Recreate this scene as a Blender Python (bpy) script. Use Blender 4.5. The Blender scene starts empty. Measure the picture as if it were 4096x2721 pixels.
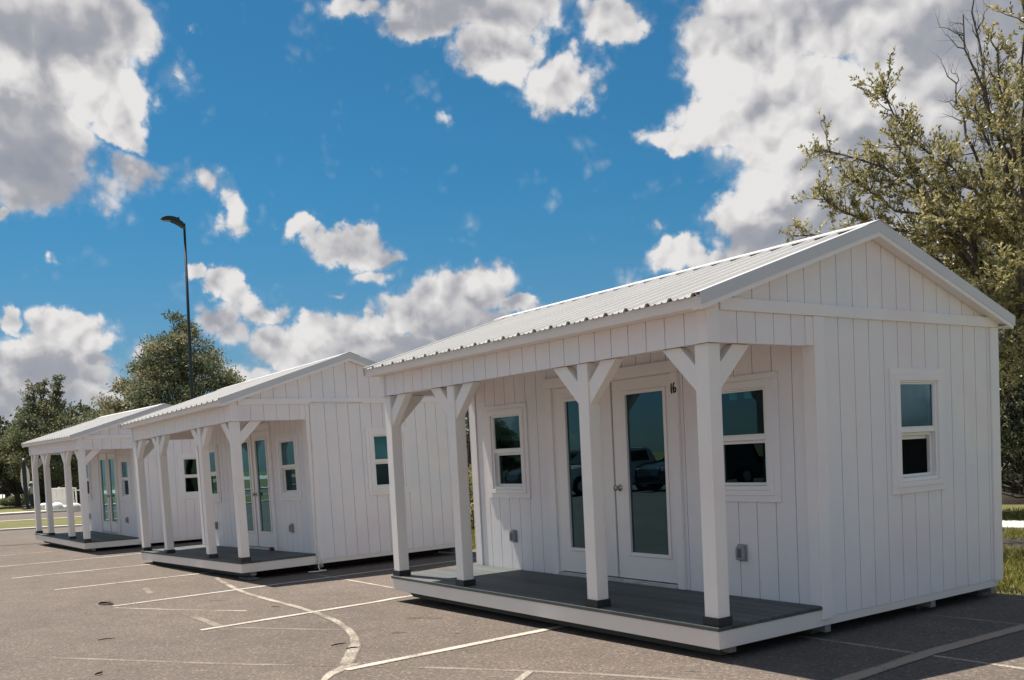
import bpy, math, random
import numpy as np
from mathutils import Vector, Matrix
R = math.radians
rnd = random.Random(7)
scene = bpy.context.scene
col = scene.collection

# ------------------------------------------------------------ helpers
class MB:
    """collects faces of one mesh"""
    def __init__(s): s.v = []; s.f = []
    def poly(s, pts):
        n = len(s.v); s.v += [tuple(p) for p in pts]; s.f.append(tuple(range(n, n+len(pts)))); return s
    def box(s, x0, x1, y0, y1, z0, z1):
        if x0 > x1: x0, x1 = x1, x0
        if y0 > y1: y0, y1 = y1, y0
        if z0 > z1: z0, z1 = z1, z0
        n = len(s.v)
        s.v += [(x0,y0,z0),(x1,y0,z0),(x1,y1,z0),(x0,y1,z0),(x0,y0,z1),(x1,y0,z1),(x1,y1,z1),(x0,y1,z1)]
        for q in ((0,3,2,1),(4,5,6,7),(0,1,5,4),(1,2,6,5),(2,3,7,6),(3,0,4,7)): s.f.append(tuple(n+i for i in q))
        return s
    def prism(s, pts, d):
        """extrude polygon pts (3d) by vector d"""
        n = len(s.v); k = len(pts); d = Vector(d)
        s.v += [tuple(Vector(p)) for p in pts] + [tuple(Vector(p)+d) for p in pts]
        s.f.append(tuple(n+i for i in range(k))[::-1]); s.f.append(tuple(n+k+i for i in range(k)))
        for i in range(k):
            j = (i+1) % k; s.f.append((n+i, n+j, n+k+j, n+k+i))
        return s
    def tube(s, pts, rads, seg=8, cap=True):
        pts = [Vector(p) for p in pts]; n0 = len(s.v)
        if not hasattr(rads, '__len__'): rads = [rads]*len(pts)
        ref = Vector((0.3,0.2,1)).normalized()
        for i, p in enumerate(pts):
            t = (pts[min(i+1,len(pts)-1)] - pts[max(i-1,0)])
            if t.length < 1e-9: t = Vector((0,0,1))
            t.normalize()
            a = t.cross(ref)
            if a.length < 1e-3: a = t.cross(Vector((1,0,0)))
            a.normalize(); b = t.cross(a)
            for k in range(seg):
                an = 2*math.pi*k/seg
                s.v.append(tuple(p + (a*math.cos(an)+b*math.sin(an))*rads[i]))
        for i in range(len(pts)-1):
            for k in range(seg):
                l = (k+1) % seg
                s.f.append((n0+i*seg+k, n0+i*seg+l, n0+(i+1)*seg+l, n0+(i+1)*seg+k))
        if cap:
            s.f.append(tuple(n0+k for k in range(seg))[::-1])
            m = n0+(len(pts)-1)*seg; s.f.append(tuple(m+k for k in range(seg)))
        return s
    def lathe(s, prof, c=(0,0,0), seg=20):
        """prof: list of (r,z)"""
        n0 = len(s.v)
        for r, z in prof:
            for k in range(seg):
                a = 2*math.pi*k/seg; s.v.append((c[0]+r*math.cos(a), c[1]+r*math.sin(a), c[2]+z))
        for i in range(len(prof)-1):
            for k in range(seg):
                l = (k+1) % seg; s.f.append((n0+i*seg+k, n0+i*seg+l, n0+(i+1)*seg+l, n0+(i+1)*seg+k))
        s.f.append(tuple(n0+k for k in range(seg))[::-1]); m = n0+(len(prof)-1)*seg
        s.f.append(tuple(m+k for k in range(seg)))
        return s
    def split(s, name, mat, parent=None, **kw):
        """one object for every separate piece"""
        par = list(range(len(s.v)))
        def find(a):
            while par[a] != a: par[a] = par[par[a]]; a = par[a]
            return a
        for f in s.f:
            for a in f[1:]: par[find(a)] = find(f[0])
        groups = {}
        for f in s.f: groups.setdefault(find(f[0]), []).append(f)
        out = []
        for fs in groups.values():
            ids = sorted({a for f in fs for a in f}); mp = {a: i for i, a in enumerate(ids)}
            m = MB(); m.v = [s.v[a] for a in ids]; m.f = [tuple(mp[a] for a in f) for f in fs]; out.append(m.build(name, mat, parent, **kw))
        return out
    def build(s, name, mat, parent=None, bevel=0, smooth=False, loc=None, rot=None):
        me = bpy.data.meshes.new(name); me.from_pydata(s.v, [], s.f); me.validate(); me.update()
        o = bpy.data.objects.new(name, me); col.objects.link(o)
        mats = mat if isinstance(mat, (list, tuple)) else [mat]
        for m in mats: me.materials.append(m)
        if bevel:
            b = o.modifiers.new('bevel', 'BEVEL'); b.width = bevel; b.segments = 2; b.limit_method = 'ANGLE'; b.angle_limit = R(40)
        if smooth:
            for p in me.polygons: p.use_smooth = True
        if parent: o.parent = parent
        if loc: o.location = loc
        if rot: o.rotation_euler = rot
        return o

def tag(o, label=None, cat=None, group=None, kind=None):
    if label: o['label'] = label
    if cat: o['category'] = cat
    if group: o['group'] = group
    if kind: o['kind'] = kind
    return o
def empty(name, loc=(0,0,0), rot=(0,0,0)):
    o = bpy.data.objects.new(name, None); col.objects.link(o); o.location = loc; o.rotation_euler = rot
    o.empty_display_size = .3; return o
def copy_tree(o, parent=None):
    c = o.copy(); col.objects.link(c); c.parent = parent
    for ch in [x for x in bpy.data.objects if x.parent == o]: copy_tree(ch, c)
    return c

# ------------------------------------------------------------ materials
def mat(name):
    m = bpy.data.materials.new(name); m.use_nodes = True
    nt = m.node_tree; b = nt.nodes['Principled BSDF']
    return m, nt, b
def N(nt, typ, **kw):
    n = nt.nodes.new(typ)
    for k, v in kw.items():
        if hasattr(n, k): setattr(n, k, v)
    return n
def noise(nt, scale, detail=4, rough=.55, vec=None, stretch=None, coord='Object'):
    tc = nt.nodes.new('ShaderNodeTexCoord') if coord != 'World' else nt.nodes.new('ShaderNodeNewGeometry')
    out = tc.outputs['Position' if coord == 'World' else coord]
    if stretch:
        mp = nt.nodes.new('ShaderNodeMapping'); mp.inputs['Scale'].default_value = stretch
        nt.links.new(out, mp.inputs['Vector']); out = mp.outputs['Vector']
    n = nt.nodes.new('ShaderNodeTexNoise'); n.inputs['Scale'].default_value = scale
    n.inputs['Detail'].default_value = detail; n.inputs['Roughness'].default_value = rough
    nt.links.new(out, n.inputs['Vector']); return n
def ramp(nt, src, stops):
    r = nt.nodes.new('ShaderNodeValToRGB'); el = r.color_ramp.elements
    while len(el) < len(stops): el.new(.5)
    for e, (p, c) in zip(el, stops):
        e.position = p; e.color = (*c, 1) if len(c) == 3 else c
    nt.links.new(src, r.inputs['Fac']); return r
def mix(nt, fac, a, b, blend='MIX'):
    m = nt.nodes.new('ShaderNodeMix'); m.data_type = 'RGBA'; m.blend_type = blend
    for sock, v in ((m.inputs[0], fac), (m.inputs[6], a), (m.inputs[7], b)):
        if hasattr(v, 'links'): nt.links.new(v, sock)
        elif isinstance(v, (int, float)): sock.default_value = v
        else: sock.default_value = (*v, 1)
    return m.outputs[2]
def bump(nt, b, h, strength, dist=.01):
    n = nt.nodes.new('ShaderNodeBump'); n.inputs['Strength'].default_value = strength; n.inputs['Distance'].default_value = dist
    nt.links.new(h, n.inputs['Height']); nt.links.new(n.outputs['Normal'], b.inputs['Normal']); return n
def simple(name, c, rough=.6, metal=0, var=.08, scale=6, bmp=0, bscale=60, spec=.5, stretch=None):
    m, nt, b = mat(name)
    n = noise(nt, scale, 5, stretch=stretch)
    lo = tuple(x*(1-var) for x in c); hi = tuple(min(1, x*(1+var)) for x in c)
    r = ramp(nt, n.outputs['Fac'], [(.3, lo), (.7, hi)])
    nt.links.new(r.outputs['Color'], b.inputs['Base Color'])
    b.inputs['Roughness'].default_value = rough; b.inputs['Metallic'].default_value = metal
    b.inputs['Specular IOR Level'].default_value = spec
    if bmp:
        n2 = noise(nt, bscale, 4, stretch=stretch); bump(nt, b, n2.outputs['Fac'], bmp)
    return m
M = {}
def painted(name, c, scuff=.5, grain=(1, 1, .09), gs=90, gstr=.25, dirt=(.35,.33,.31), low=None):
    """white exterior paint on wood: cedar grain relief, faint warm and cool patches, scuffs"""
    m, nt, b = mat(name)
    n1 = noise(nt, 1.1, 3, .5); r1 = ramp(nt, n1.outputs['Fac'], [(.35, tuple(x*k for x, k in zip(c, (.98,.94,.955)))), (.5, c), (.68, tuple(x*k for x, k in zip(c, (.93,.965,1.0))))])
    n2 = noise(nt, 9, 8, .7, stretch=(1,1,.5)); r2 = ramp(nt, n2.outputs['Fac'], [(.0, (0,)*3), (.66, (0,)*3), (.80, (1,)*3)])
    n3 = noise(nt, 1.7, 2); r3 = ramp(nt, n3.outputs['Fac'], [(.50, (0,)*3), (.72, (scuff,)*3)])
    mul = mix(nt, 1.0, r2.outputs['Color'], r3.outputs['Color'], 'MULTIPLY')
    colr = mix(nt, mul, r1.outputs['Color'], dirt)
    nt.links.new(colr, b.inputs['Base Color'])
    b.inputs['Roughness'].default_value = .55
    g = noise(nt, gs, 6, .65, stretch=grain); bump(nt, b, g.outputs['Fac'], gstr, .006)
    return m
M['siding'] = painted('painted_siding', (.86,.83,.835), .42, (1,1,.09), 70, .5)
M['trim'] = painted('painted_trim', (.88,.85,.845), .25, (1,1,.12), 70, .25)
M['post'] = painted('painted_post', (.89,.855,.82), .45, (1,1,.08), 45, .6)
M['rim'] = painted('painted_rim_board', (.84,.78,.72), .8, (.15,.6,1), 55, .4, dirt=(.30,.29,.28))
M['door'] = simple('door_paint', (.86,.82,.80), .38, 0, .02, 2, .05, 20)
M['vinyl'] = simple('window_vinyl', (.84,.83,.82), .32, 0, .015, 3)
M['soffit'] = painted('soffit_paint', (.80,.76,.74), .2)
M['under'] = simple('shade_dark_joist_wood', (.03,.02,.018), .9, 0, .3, 8)  # joist wood darkened to hold the shade under the cabins
M['skid_end'] = painted('weathered_skid_end', (.26,.24,.225), .9, (1,1,.3), 60, .4, dirt=(.2,.18,.17))
M['underfloor_black'] = simple('light_block_black', (.012,.008,.008), .95, 0, .3, 8)  # near-black for the added underfloor blocks, deep shade put into the colour
M['blind_light'] = simple('pale_blind', (.75,.76,.78), .8, 0, .04, 8)
M['paper'] = simple('paper_notice', (.80,.82,.82), .8, 0, .03, 8)
M['blind'] = simple('grey_blind', (.30,.32,.34), .8, 0, .05, 8)
M['skid'] = simple('treated_skid_wood', (.10,.105,.085), .85, 0, .25, 6, .4, 30, stretch=(.2,1,1))
M['roof'] = simple('roof_sheet_steel', (.56,.555,.54), .27, .0, .05, 1.3, .03, 4, spec=.8)
M['flash'] = simple('roof_trim_steel', (.62,.625,.64), .35, .0, .03, 2, .05, 3, spec=.6)
M['boot'] = simple('post_boot_plastic', (.018,.021,.026), .5, 0, .2, 12)
M['outlet'] = simple('outlet_cover_plastic', (.30,.315,.33), .35, 0, .08, 20)
M['outlet_d'] = simple('outlet_cover_dark', (.10,.11,.12), .3, 0, .1, 20)
M['nickel'] = simple('satin_nickel', (.42,.40,.37), .28, 1.0, .1, 30)
M['sill'] = simple('aluminium_sill', (.58,.56,.54), .4, .6, .1, 9)
M['ink'] = simple('black_marker_ink', (.012,.012,.03), .5, 0, .2, 30)
M['backing'] = simple('black_backing', (.01,.01,.012), .7, 0, .2, 30)
M['inwall'] = simple('inside_panelling', (.36,.36,.37), .8, 0, .2, 2)
M['infloor'] = simple('inside_floor', (.10,.075,.06), .7, 0, .2, 2)
M['cable'] = simple('white_cable', (.72,.70,.68), .45, 0, .1, 10)
M['pole'] = simple('lamp_pole_paint', (.012,.024,.035), .45, 0, .2, 4)
M['bark'] = simple('tree_bark', (.085,.072,.06), .9, 0, .35, 9, .7, 40, stretch=(1,1,.3))
M['concrete'] = simple('kerb_concrete', (.50,.475,.43), .85, 0, .16, 2.2, .3, 70)
M['red'] = simple('dark_red_rubber', (.11,.012,.015), .6, 0, .2, 20)
M['tarp'] = simple('white_sheeting', (.86,.85,.82), .5, 0, .1, 4, .3, 12)
M['barrier'] = simple('white_barrier_plastic', (.86,.84,.80), .45, 0, .06, 3)
M['fence'] = simple('black_fence_paint', (.012,.018,.024), .5, 0, .2, 4)
M['mulch'] = simple('shaded_mulch', (.032,.024,.019), .95, 0, .5, 18, 1, 60)  # mulch brown taken down to near-black, tree shade included in the colour

def deck_mat():
    m, nt, b = mat('deck_board_paint')
    n = noise(nt, 5, 6, .6, stretch=(.12,1,1)); r0_ = ramp(nt, n.outputs['Fac'], [(.3, (.046,.060,.062)), (.7, (.076,.090,.090))])
    tc_ = N(nt, 'ShaderNodeTexCoord'); sx = N(nt, 'ShaderNodeSeparateXYZ'); nt.links.new(tc_.outputs['Object'], sx.inputs[0])
    ml = N(nt, 'ShaderNodeMath', operation='MULTIPLY_ADD'); nt.links.new(sx.outputs[1], ml.inputs[0]); ml.inputs[1].default_value = 8/1.18; ml.inputs[2].default_value = .014*8/1.18
    fl = N(nt, 'ShaderNodeMath', operation='FLOOR'); nt.links.new(ml.outputs[0], fl.inputs[0])
    wn = N(nt, 'ShaderNodeTexWhiteNoise'); wn.noise_dimensions = '1D'; nt.links.new(fl.outputs[0], wn.inputs['W'])
    rb_ = ramp(nt, wn.outputs['Value'], [(0, (.80,.80,.80)), (1, (1.18,1.18,1.18))])
    class _r: pass
    r = _r(); r.outputs = {'Color': mix(nt, 1, r0_.outputs['Color'], rb_.outputs['Color'], 'MULTIPLY')}
    n2 = noise(nt, 2.2, 5, .65); r2 = ramp(nt, n2.outputs['Fac'], [(.55, (0,)*3), (.8, (.35,)*3)])
    c = mix(nt, r2.outputs['Color'], r.outputs['Color'], (.22,.22,.21))
    nt.links.new(c, b.inputs['Base Color']); b.inputs['Roughness'].default_value = .62
    g = noise(nt, 50, 5, .6, stretch=(.06,1,1)); bump(nt, b, g.outputs['Fac'], .4, .004); return m
M['deck'] = deck_mat()

def glass_mat(name, tint, rough=0.0, refl=1.0):
    m = bpy.data.materials.new(name); m.use_nodes = True; nt = m.node_tree; nt.nodes.clear()
    out = N(nt, 'ShaderNodeOutputMaterial'); tr = N(nt, 'ShaderNodeBsdfTransparent'); gl = N(nt, 'ShaderNodeBsdfGlossy')
    tr.inputs['Color'].default_value = (*tint, 1); gl.inputs['Roughness'].default_value = rough
    gl.inputs['Color'].default_value = (.46,.80,.95,1)
    fr = N(nt, 'ShaderNodeFresnel'); fr.inputs['IOR'].default_value = 1.62
    mu = N(nt, 'ShaderNodeMath', operation='MULTIPLY'); mu.inputs[1].default_value = refl; mu.use_clamp = True
    nz = noise(nt, 1.6, 2); bp = N(nt, 'ShaderNodeBump'); bp.inputs['Strength'].default_value = .05; bp.inputs['Distance'].default_value = .02
    nt.links.new(nz.outputs['Fac'], bp.inputs['Height']); nt.links.new(bp.outputs['Normal'], gl.inputs['Normal'])
    mx = N(nt, 'ShaderNodeMixShader')
    nt.links.new(fr.outputs[0], mu.inputs[0]); nt.links.new(mu.outputs[0], mx.inputs[0])
    nt.links.new(tr.outputs[0], mx.inputs[1]); nt.links.new(gl.outputs[0], mx.inputs[2]); nt.links.new(mx.outputs[0], out.inputs[0])
    return m
M['glass'] = glass_mat('window_glass', (.22,.50,.50), refl=1.5)
M['screen'] = glass_mat('window_insect_screen', (.22,.33,.40), .0, .7)
M['doorglass'] = glass_mat('door_glass', (.12,.36,.42), refl=1.7)

def leaf_mat(name, stops, trans=.25):
    m, nt, b = mat(name)
    at = N(nt, 'ShaderNodeAttribute'); at.attribute_name = 'tone'
    r = ramp(nt, at.outputs['Fac'], stops)
    nt.links.new(r.outputs['Color'], b.inputs['Base Color'])
    b.inputs['Roughness'].default_value = .42; b.inputs['Specular IOR Level'].default_value = .45
    tl = N(nt, 'ShaderNodeBsdfTranslucent'); nt.links.new(r.outputs['Color'], tl.inputs['Color'])
    mx = N(nt, 'ShaderNodeMixShader'); mx.inputs[0].default_value = trans
    nt.links.new(b.outputs[0], mx.inputs[1]); nt.links.new(tl.outputs[0], mx.inputs[2])
    nt.links.new(mx.outputs[0], nt.nodes['Material Output'].inputs[0]); return m
M['oak_leaf'] = leaf_mat('oak_leaf', [(0,(.085,.100,.045)), (.35,(.24,.225,.095)), (.70,(.44,.395,.18)), (1,(.66,.57,.32))], .42)
M['far_leaf'] = leaf_mat('far_tree_leaf', [(0,(.060,.088,.052)), (.45,(.160,.185,.100)), (.8,(.29,.275,.16)), (1,(.44,.35,.20))], .30)
M['dark_leaf'] = leaf_mat('dark_tree_leaf', [(0,(.022,.040,.034)), (.6,(.058,.080,.055)), (1,(.115,.125,.075))], .15)
M['holly_leaf'] = leaf_mat('holly_leaf', [(0,(.020,.028,.016)), (.6,(.050,.062,.030)), (1,(.10,.105,.050))], .08)
M['holly_leaf'].node_tree.nodes['Principled BSDF'].inputs['Roughness'].default_value = .25
for k_ in ('far_leaf', 'dark_leaf'): M[k_].node_tree.nodes['Principled BSDF'].inputs['Roughness'].default_value = .65
M['grass_blade'] = leaf_mat('grass_blade', [(0,(.10,.115,.022)), (.5,(.21,.21,.040)), (1,(.36,.31,.10))], .35)

# ------------------------------------------------------------ camera
CAMP = (4.694, -5.006, 1.512)
F_, CX, CY = 3819.94, 2053.67, 2031.33
yaw, pitch, roll = -0.95948, -0.049404, -0.05408
fwd = Vector((math.sin(yaw)*math.cos(pitch), math.cos(yaw)*math.cos(pitch), math.sin(pitch)))
rt = Vector((math.cos(yaw), -math.sin(yaw), 0)); up = rt.cross(fwd)
rr = rt*math.cos(roll) + up*math.sin(roll); uu = -rt*math.sin(roll) + up*math.cos(roll)
cam = bpy.data.cameras.new('camera'); co = bpy.data.objects.new('camera', cam); col.objects.link(co)
co.matrix_world = Matrix(((rr.x,uu.x,-fwd.x,CAMP[0]),(rr.y,uu.y,-fwd.y,CAMP[1]),(rr.z,uu.z,-fwd.z,CAMP[2]),(0,0,0,1)))
cam.sensor_width = 36; cam.sensor_fit = 'HORIZONTAL'; cam.lens = F_/4096*36
cam.shift_x = (2048-CX)/4096; cam.shift_y = (CY-1360.5)/4096; cam.clip_end = 5000; cam.clip_start = .05
scene.camera = co

# ------------------------------------------------------------ sun and sky
sdir = Vector((-.42, -.070, 1)).normalized()          # towards the sun
sun = bpy.data.lights.new('sun', 'SUN'); so = bpy.data.objects.new('sun', sun); col.objects.link(so)
so.rotation_euler = sdir.to_track_quat('Z', 'Y').to_euler(); so.location = (0, 0, 30)
sun.energy = 5.0; sun.angle = R(.5); sun.color = (1, .90, .78)
world = bpy.data.worlds.new('World'); scene.world = world; world.use_nodes = True
nt = world.node_tree; nt.nodes.clear(); L = nt.links
def WM(op, a, b=None, c=None, clamp=False):
    n = nt.nodes.new('ShaderNodeMath'); n.operation = op; n.use_clamp = clamp
    for i, v in enumerate((a, b, c)):
        if v is None: continue
        if hasattr(v, 'links'): L.new(v, n.inputs[i])
        else: n.inputs[i].default_value = v
    return n.outputs[0]
def WR(v, a, b, c=0, d=1, smooth=True):
    n = nt.nodes.new('ShaderNodeMapRange'); n.interpolation_type = 'SMOOTHSTEP' if smooth else 'LINEAR'
    L.new(v, n.inputs[0])
    for i, x in enumerate((a, b, c, d)): n.inputs[i+1].default_value = x
    return n.outputs[0]
tc = nt.nodes.new('ShaderNodeTexCoord'); G = tc.outputs['Generated']
sky = nt.nodes.new('ShaderNodeTexSky'); sky.sky_type = 'NISHITA'; sky.sun_disc = False
sky.sun_elevation = math.asin(sdir.z); sky.sun_rotation = math.atan2(sdir.x, sdir.y)
sky.air_density = 1.0; sky.dust_density = .35; sky.ozone_density = 3.0; sky.altitude = 30
def wnoise(vec, scale, detail, rough, dist=0, lac=2.0):
    n = nt.nodes.new('ShaderNodeTexNoise'); n.inputs['Scale'].default_value = scale; n.inputs['Detail'].default_value = detail
    n.inputs['Roughness'].default_value = rough; n.inputs['Distortion'].default_value = dist; n.inputs['Lacunarity'].default_value = lac
    L.new(vec, n.inputs['Vector']); return n
sep = nt.nodes.new('ShaderNodeSeparateXYZ'); L.new(G, sep.inputs[0])
az = WM('ARCTAN2', sep.outputs[1], WM('MULTIPLY', sep.outputs[0], -1.0)); el = WM('ARCSINE', sep.outputs[2])
cmb = nt.nodes.new('ShaderNodeCombineXYZ'); L.new(az, cmb.inputs[0]); L.new(el, cmb.inputs[1])
# ragged edges: warp the (azimuth, elevation) chart with noise of the direction
w1 = wnoise(G, 18, 5, .6)
def warp(src, nz, amt):
    s = nt.nodes.new('ShaderNodeVectorMath'); s.operation = 'SUBTRACT'; L.new(nz.outputs['Color'], s.inputs[0]); s.inputs[1].default_value = (.5,.5,.5)
    k = nt.nodes.new('ShaderNodeVectorMath'); k.operation = 'MULTIPLY_ADD'; L.new(s.outputs[0], k.inputs[0]); k.inputs[1].default_value = (amt, amt, 0)
    L.new(src, k.inputs[2]); return k.outputs[0]
P0 = warp(cmb.outputs[0], w1, .066)
CL = [(0.181, 0.3861, 0.0698, 0.0583, 0.109, 1.0, 0.75), (0.2427, 0.4128, 0.0425, 0.0412, 0.094, 0.9, 0.45), (0.1567, 0.3069, 0.0684, 0.047, 0.086, 1.0, 0.8), (0.24, 0.355, 0.0367, 0.0343, 0.077, 1, 0.1), (0.2492, 0.3248, 0.0253, 0.0186, 0.063, 0.9, 0.0), (0.183, 0.2724, 0.0591, 0.0225, 0.063, 0.55, 0.8), (0.264, 0.2882, 0.0473, 0.0211, 0.046, 0.42, 0.75), (0.1568, 0.3527, 0.0432, 0.021, 0.106, 1, 0.3), (0.3298, 0.2809, 0.0185, 0.0137, 0.026, 0.45, 0.1), (0.3408, 0.2614, 0.0116, 0.0219, 0.018, 0.5, 0.0), (0.3044, 0.3756, 0.0182, 0.0181, 0.06, 0.33, 0.0), (0.3136, 0.4161, 0.0081, 0.0042, 0.067, 0.3, 0.0), (0.2598, 0.2956, 0.0094, 0.0076, 0.05, 0.4, 0), (0.5978, 0.4369, 0.1015, 0.0267, -0.038, 1, 0.45), (0.4922, 0.4388, 0.0392, 0.0159, 0.002, 0.6, 0.3), (0.6218, 0.396, 0.0488, 0.0278, -0.049, 0.9, 0.45), (0.6823, 0.368, 0.0355, 0.0284, -0.07, 0.9, 0.1), (0.7336, 0.4139, 0.0351, 0.0216, -0.09, 0.7, 0.3), (0.5458, 0.4205, 0.0529, 0.0181, -0.02, 0.9, 0.3), (0.5608, 0.3484, 0.0098, 0.0062, -0.031, 0.25, 0.2), (0.69, 0.3464, 0.0133, 0.0116, -0.072, 0.5, 0), (0.8609, 0.3777, 0.0631, 0.0453, -0.133, 1, 0.1), (0.9435, 0.3903, 0.1123, 0.0384, -0.166, 1, 0.25), (0.8541, 0.3226, 0.055, 0.0324, -0.123, 1, 0.1), (0.8021, 0.3072, 0.0389, 0.0176, -0.104, 0.8, 0.15), (0.9317, 0.3007, 0.0973, 0.0567, -0.143, 1.1, 0.3), (1.0381, 0.3448, 0.09, 0.0628, -0.192, 1.1, 0.35), (1.0856, 0.3557, 0.072, 0.0507, -0.215, 1, 0.9), (0.9377, 0.2457, 0.0809, 0.0431, -0.131, 1, 0.35), (0.8709, 0.2257, 0.0547, 0.0243, -0.11, 0.9, 0.3), (0.7881, 0.1966, 0.0327, 0.0189, -0.086, 0.8, 0.1), (0.8267, 0.1889, 0.0237, 0.0167, -0.093, 0.7, 0.2), (0.9072, 0.1972, 0.0784, 0.0326, -0.111, 1, 0.5), (1.0157, 0.2346, 0.0994, 0.065, -0.149, 1, 0.75), (1.0436, 0.1644, 0.112, 0.047, -0.13, 1, 0.6), (0.7729, 0.2264, 0.0123, 0.0104, -0.087, 0.4, 0.2), (0.8892, 0.2637, 0.025, 0.0236, -0.123, 0.7, 0.1), (1.1007, 0.2684, 0.0709, 0.0931, -0.189, 1, 0.9), (0.4509, 0.2206, 0.0371, 0.0167, -0.017, 0.7, 0.15), (0.4812, 0.2137, 0.0396, 0.0189, -0.024, 0.7, 0.3), (0.4086, 0.2356, 0.0236, 0.0099, -0.005, 0.6, 0.0), (0.4754, 0.1906, 0.0374, 0.0111, -0.027, 0.45, 0.3), (0.4693, 0.2328, 0.0219, 0.0125, -0.019, 0.7, 0), (0.5053, 0.2088, 0.0177, 0.0106, -0.03, 0.5, 0.1), (0.3315, 0.1884, 0.0207, 0.0157, -0.001, 0.8, 0.2), (0.3096, 0.1986, 0.0143, 0.009, 0.006, 0.7, 0.0), (0.3653, 0.1622, 0.0253, 0.0084, -0.014, 0.5, 0.2), (0.3268, 0.1488, 0.031, 0.0189, -0.012, 0.7, 0.5), (0.3451, 0.1738, 0.0167, 0.0146, -0.007, 0.7, 0.2), (0.5795, 0.1782, 0.0471, 0.0259, -0.046, 0.95, 0.0), (0.5332, 0.1542, 0.0492, 0.0283, -0.041, 0.9, 0.1), (0.5749, 0.137, 0.0674, 0.0263, -0.048, 0.9, 0.6), (0.4061, 0.1324, 0.0539, 0.0237, -0.027, 0.9, 0.1), (0.4624, 0.1241, 0.0572, 0.024, -0.035, 0.85, 0.4), (0.6369, 0.1579, 0.027, 0.0122, -0.056, 0.8, 0.0), (0.5148, 0.1089, 0.1112, 0.0265, -0.043, 0.9, 0.6), (0.49, 0.1406, 0.0222, 0.0152, -0.036, 0.9, 0), (0.1882, 0.1411, 0.0411, 0.0221, 0.005, 0.95, 0.1), (0.1496, 0.1151, 0.0468, 0.0238, -0.003, 0.9, 0.15), (0.1311, 0.1541, 0.0134, 0.0148, 0.02, 0.8, 0.1), (0.2072, 0.1168, 0.0266, 0.0143, -0.008, 0.8, 0.5), (0.1745, 0.105, 0.0554, 0.0181, -0.01, 0.8, 0.8), (0.2162, 0.0818, 0.023, 0.0103, -0.024, 0.7, 0.1), (0.1475, 0.0853, 0.0684, 0.02, -0.018, 0.7, 0.75), (0.2162, 0.1371, 0.0153, 0.0122, -0.001, 0.7, 0.2), (0.1745, 0.2076, 0.0074, 0.0077, 0.038, 0.35, 0.1), (0.1399, 0.2492, 0.0089, 0.0104, 0.065, 0.5, 0.1), (0.4348, 0.1733, 0.0174, 0.0051, -0.023, 0.3, 0.1), (0.2511, 0.1081, 0.0237, 0.0208, -0.016, 0.4, 0.5), (0.3823, 0.0963, 0.0854, 0.0217, -0.033, 0.6, 0.4), (0.1606, 0.0649, 0.1095, 0.0162, -0.029, 0.5, 0.5)]
D = W = None
for (a, e, ra, re, an, s, g) in CL:
    k = 1.35; q = nt.nodes.new('ShaderNodeVectorMath'); q.operation = 'MULTIPLY_ADD'; L.new(P0, q.inputs[0])
    q.inputs[1].default_value = (1/(ra*k), 1/(re*k), 0); q.inputs[2].default_value = (-a/(ra*k), -e/(re*k), 0)
    ln = nt.nodes.new('ShaderNodeVectorMath'); ln.operation = 'LENGTH'; L.new(q.outputs[0], ln.inputs[0])
    v = WM('MULTIPLY_ADD', ln.outputs['Value'], -s, s)
    D = v if D is None else WM('MAXIMUM', D, v)
    if g >= .44:                                        # the thick grey bases
        v = WM('MULTIPLY_ADD', ln.outputs['Value'], -g*1.7, g*1.7)
        W = v if W is None else WM('MAXIMUM', W, v)
# generic cumulus added over the unseen rest of the dome to balance ambient light
n_dome = wnoise(G, 2.6, 6, .55)
away = WM('MAXIMUM', WM('MAXIMUM', WR(el, .46, .60), WR(az, 1.05, 1.35)), WR(az, -.02, -.25))
D = WM('MAXIMUM', D, WM('MULTIPLY', away, WR(n_dome.outputs['Fac'], .46, .66)))
BR = [(0.2163, 0.3672, 0.0265, 0.0159), (0.2414, 0.3479, 0.029, 0.0272), (0.2716, 0.3627, 0.0119, 0.0326), (0.1576, 0.3631, 0.0216, 0.0208), (0.2484, 0.3137, 0.0195, 0.0187), (0.8344, 0.3553, 0.0298, 0.0298), (0.8543, 0.3264, 0.0254, 0.019), (0.9264, 0.3681, 0.0285, 0.0251), (0.9804, 0.3266, 0.0354, 0.0218), (0.7978, 0.3096, 0.026, 0.0136), (0.9198, 0.3062, 0.0368, 0.0151), (0.6822, 0.3661, 0.0266, 0.0208), (0.6342, 0.3804, 0.0222, 0.015), (0.5094, 0.4353, 0.0219, 0.0089), (0.5779, 0.189, 0.0314, 0.0129), (0.4198, 0.1428, 0.026, 0.0108), (0.4944, 0.1404, 0.0222, 0.0109), (0.1889, 0.1511, 0.0261, 0.012), (0.8719, 0.2499, 0.0252, 0.02)]
Wb = None
for (a, e, ra, re) in BR:                               # sunlit shoulders inside the big masses
    q = nt.nodes.new('ShaderNodeVectorMath'); q.operation = 'MULTIPLY_ADD'; L.new(P0, q.inputs[0])
    q.inputs[1].default_value = (1/(ra*1.5), 1/(re*1.5), 0); q.inputs[2].default_value = (-a/(ra*1.5), -e/(re*1.5), 0)
    ln = nt.nodes.new('ShaderNodeVectorMath'); ln.operation = 'LENGTH'; L.new(q.outputs[0], ln.inputs[0])
    v = WM('MULTIPLY_ADD', ln.outputs['Value'], -1.0, 1.0); Wb = v if Wb is None else WM('MAXIMUM', Wb, v)
Wb = WM('MAXIMUM', Wb, 0.0)
gray = WM('MAXIMUM', WM('SUBTRACT', WM('MINIMUM', WM('MAXIMUM', W, 0.0), .85), WM('MULTIPLY', Wb, 1.1)), -.1)
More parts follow.
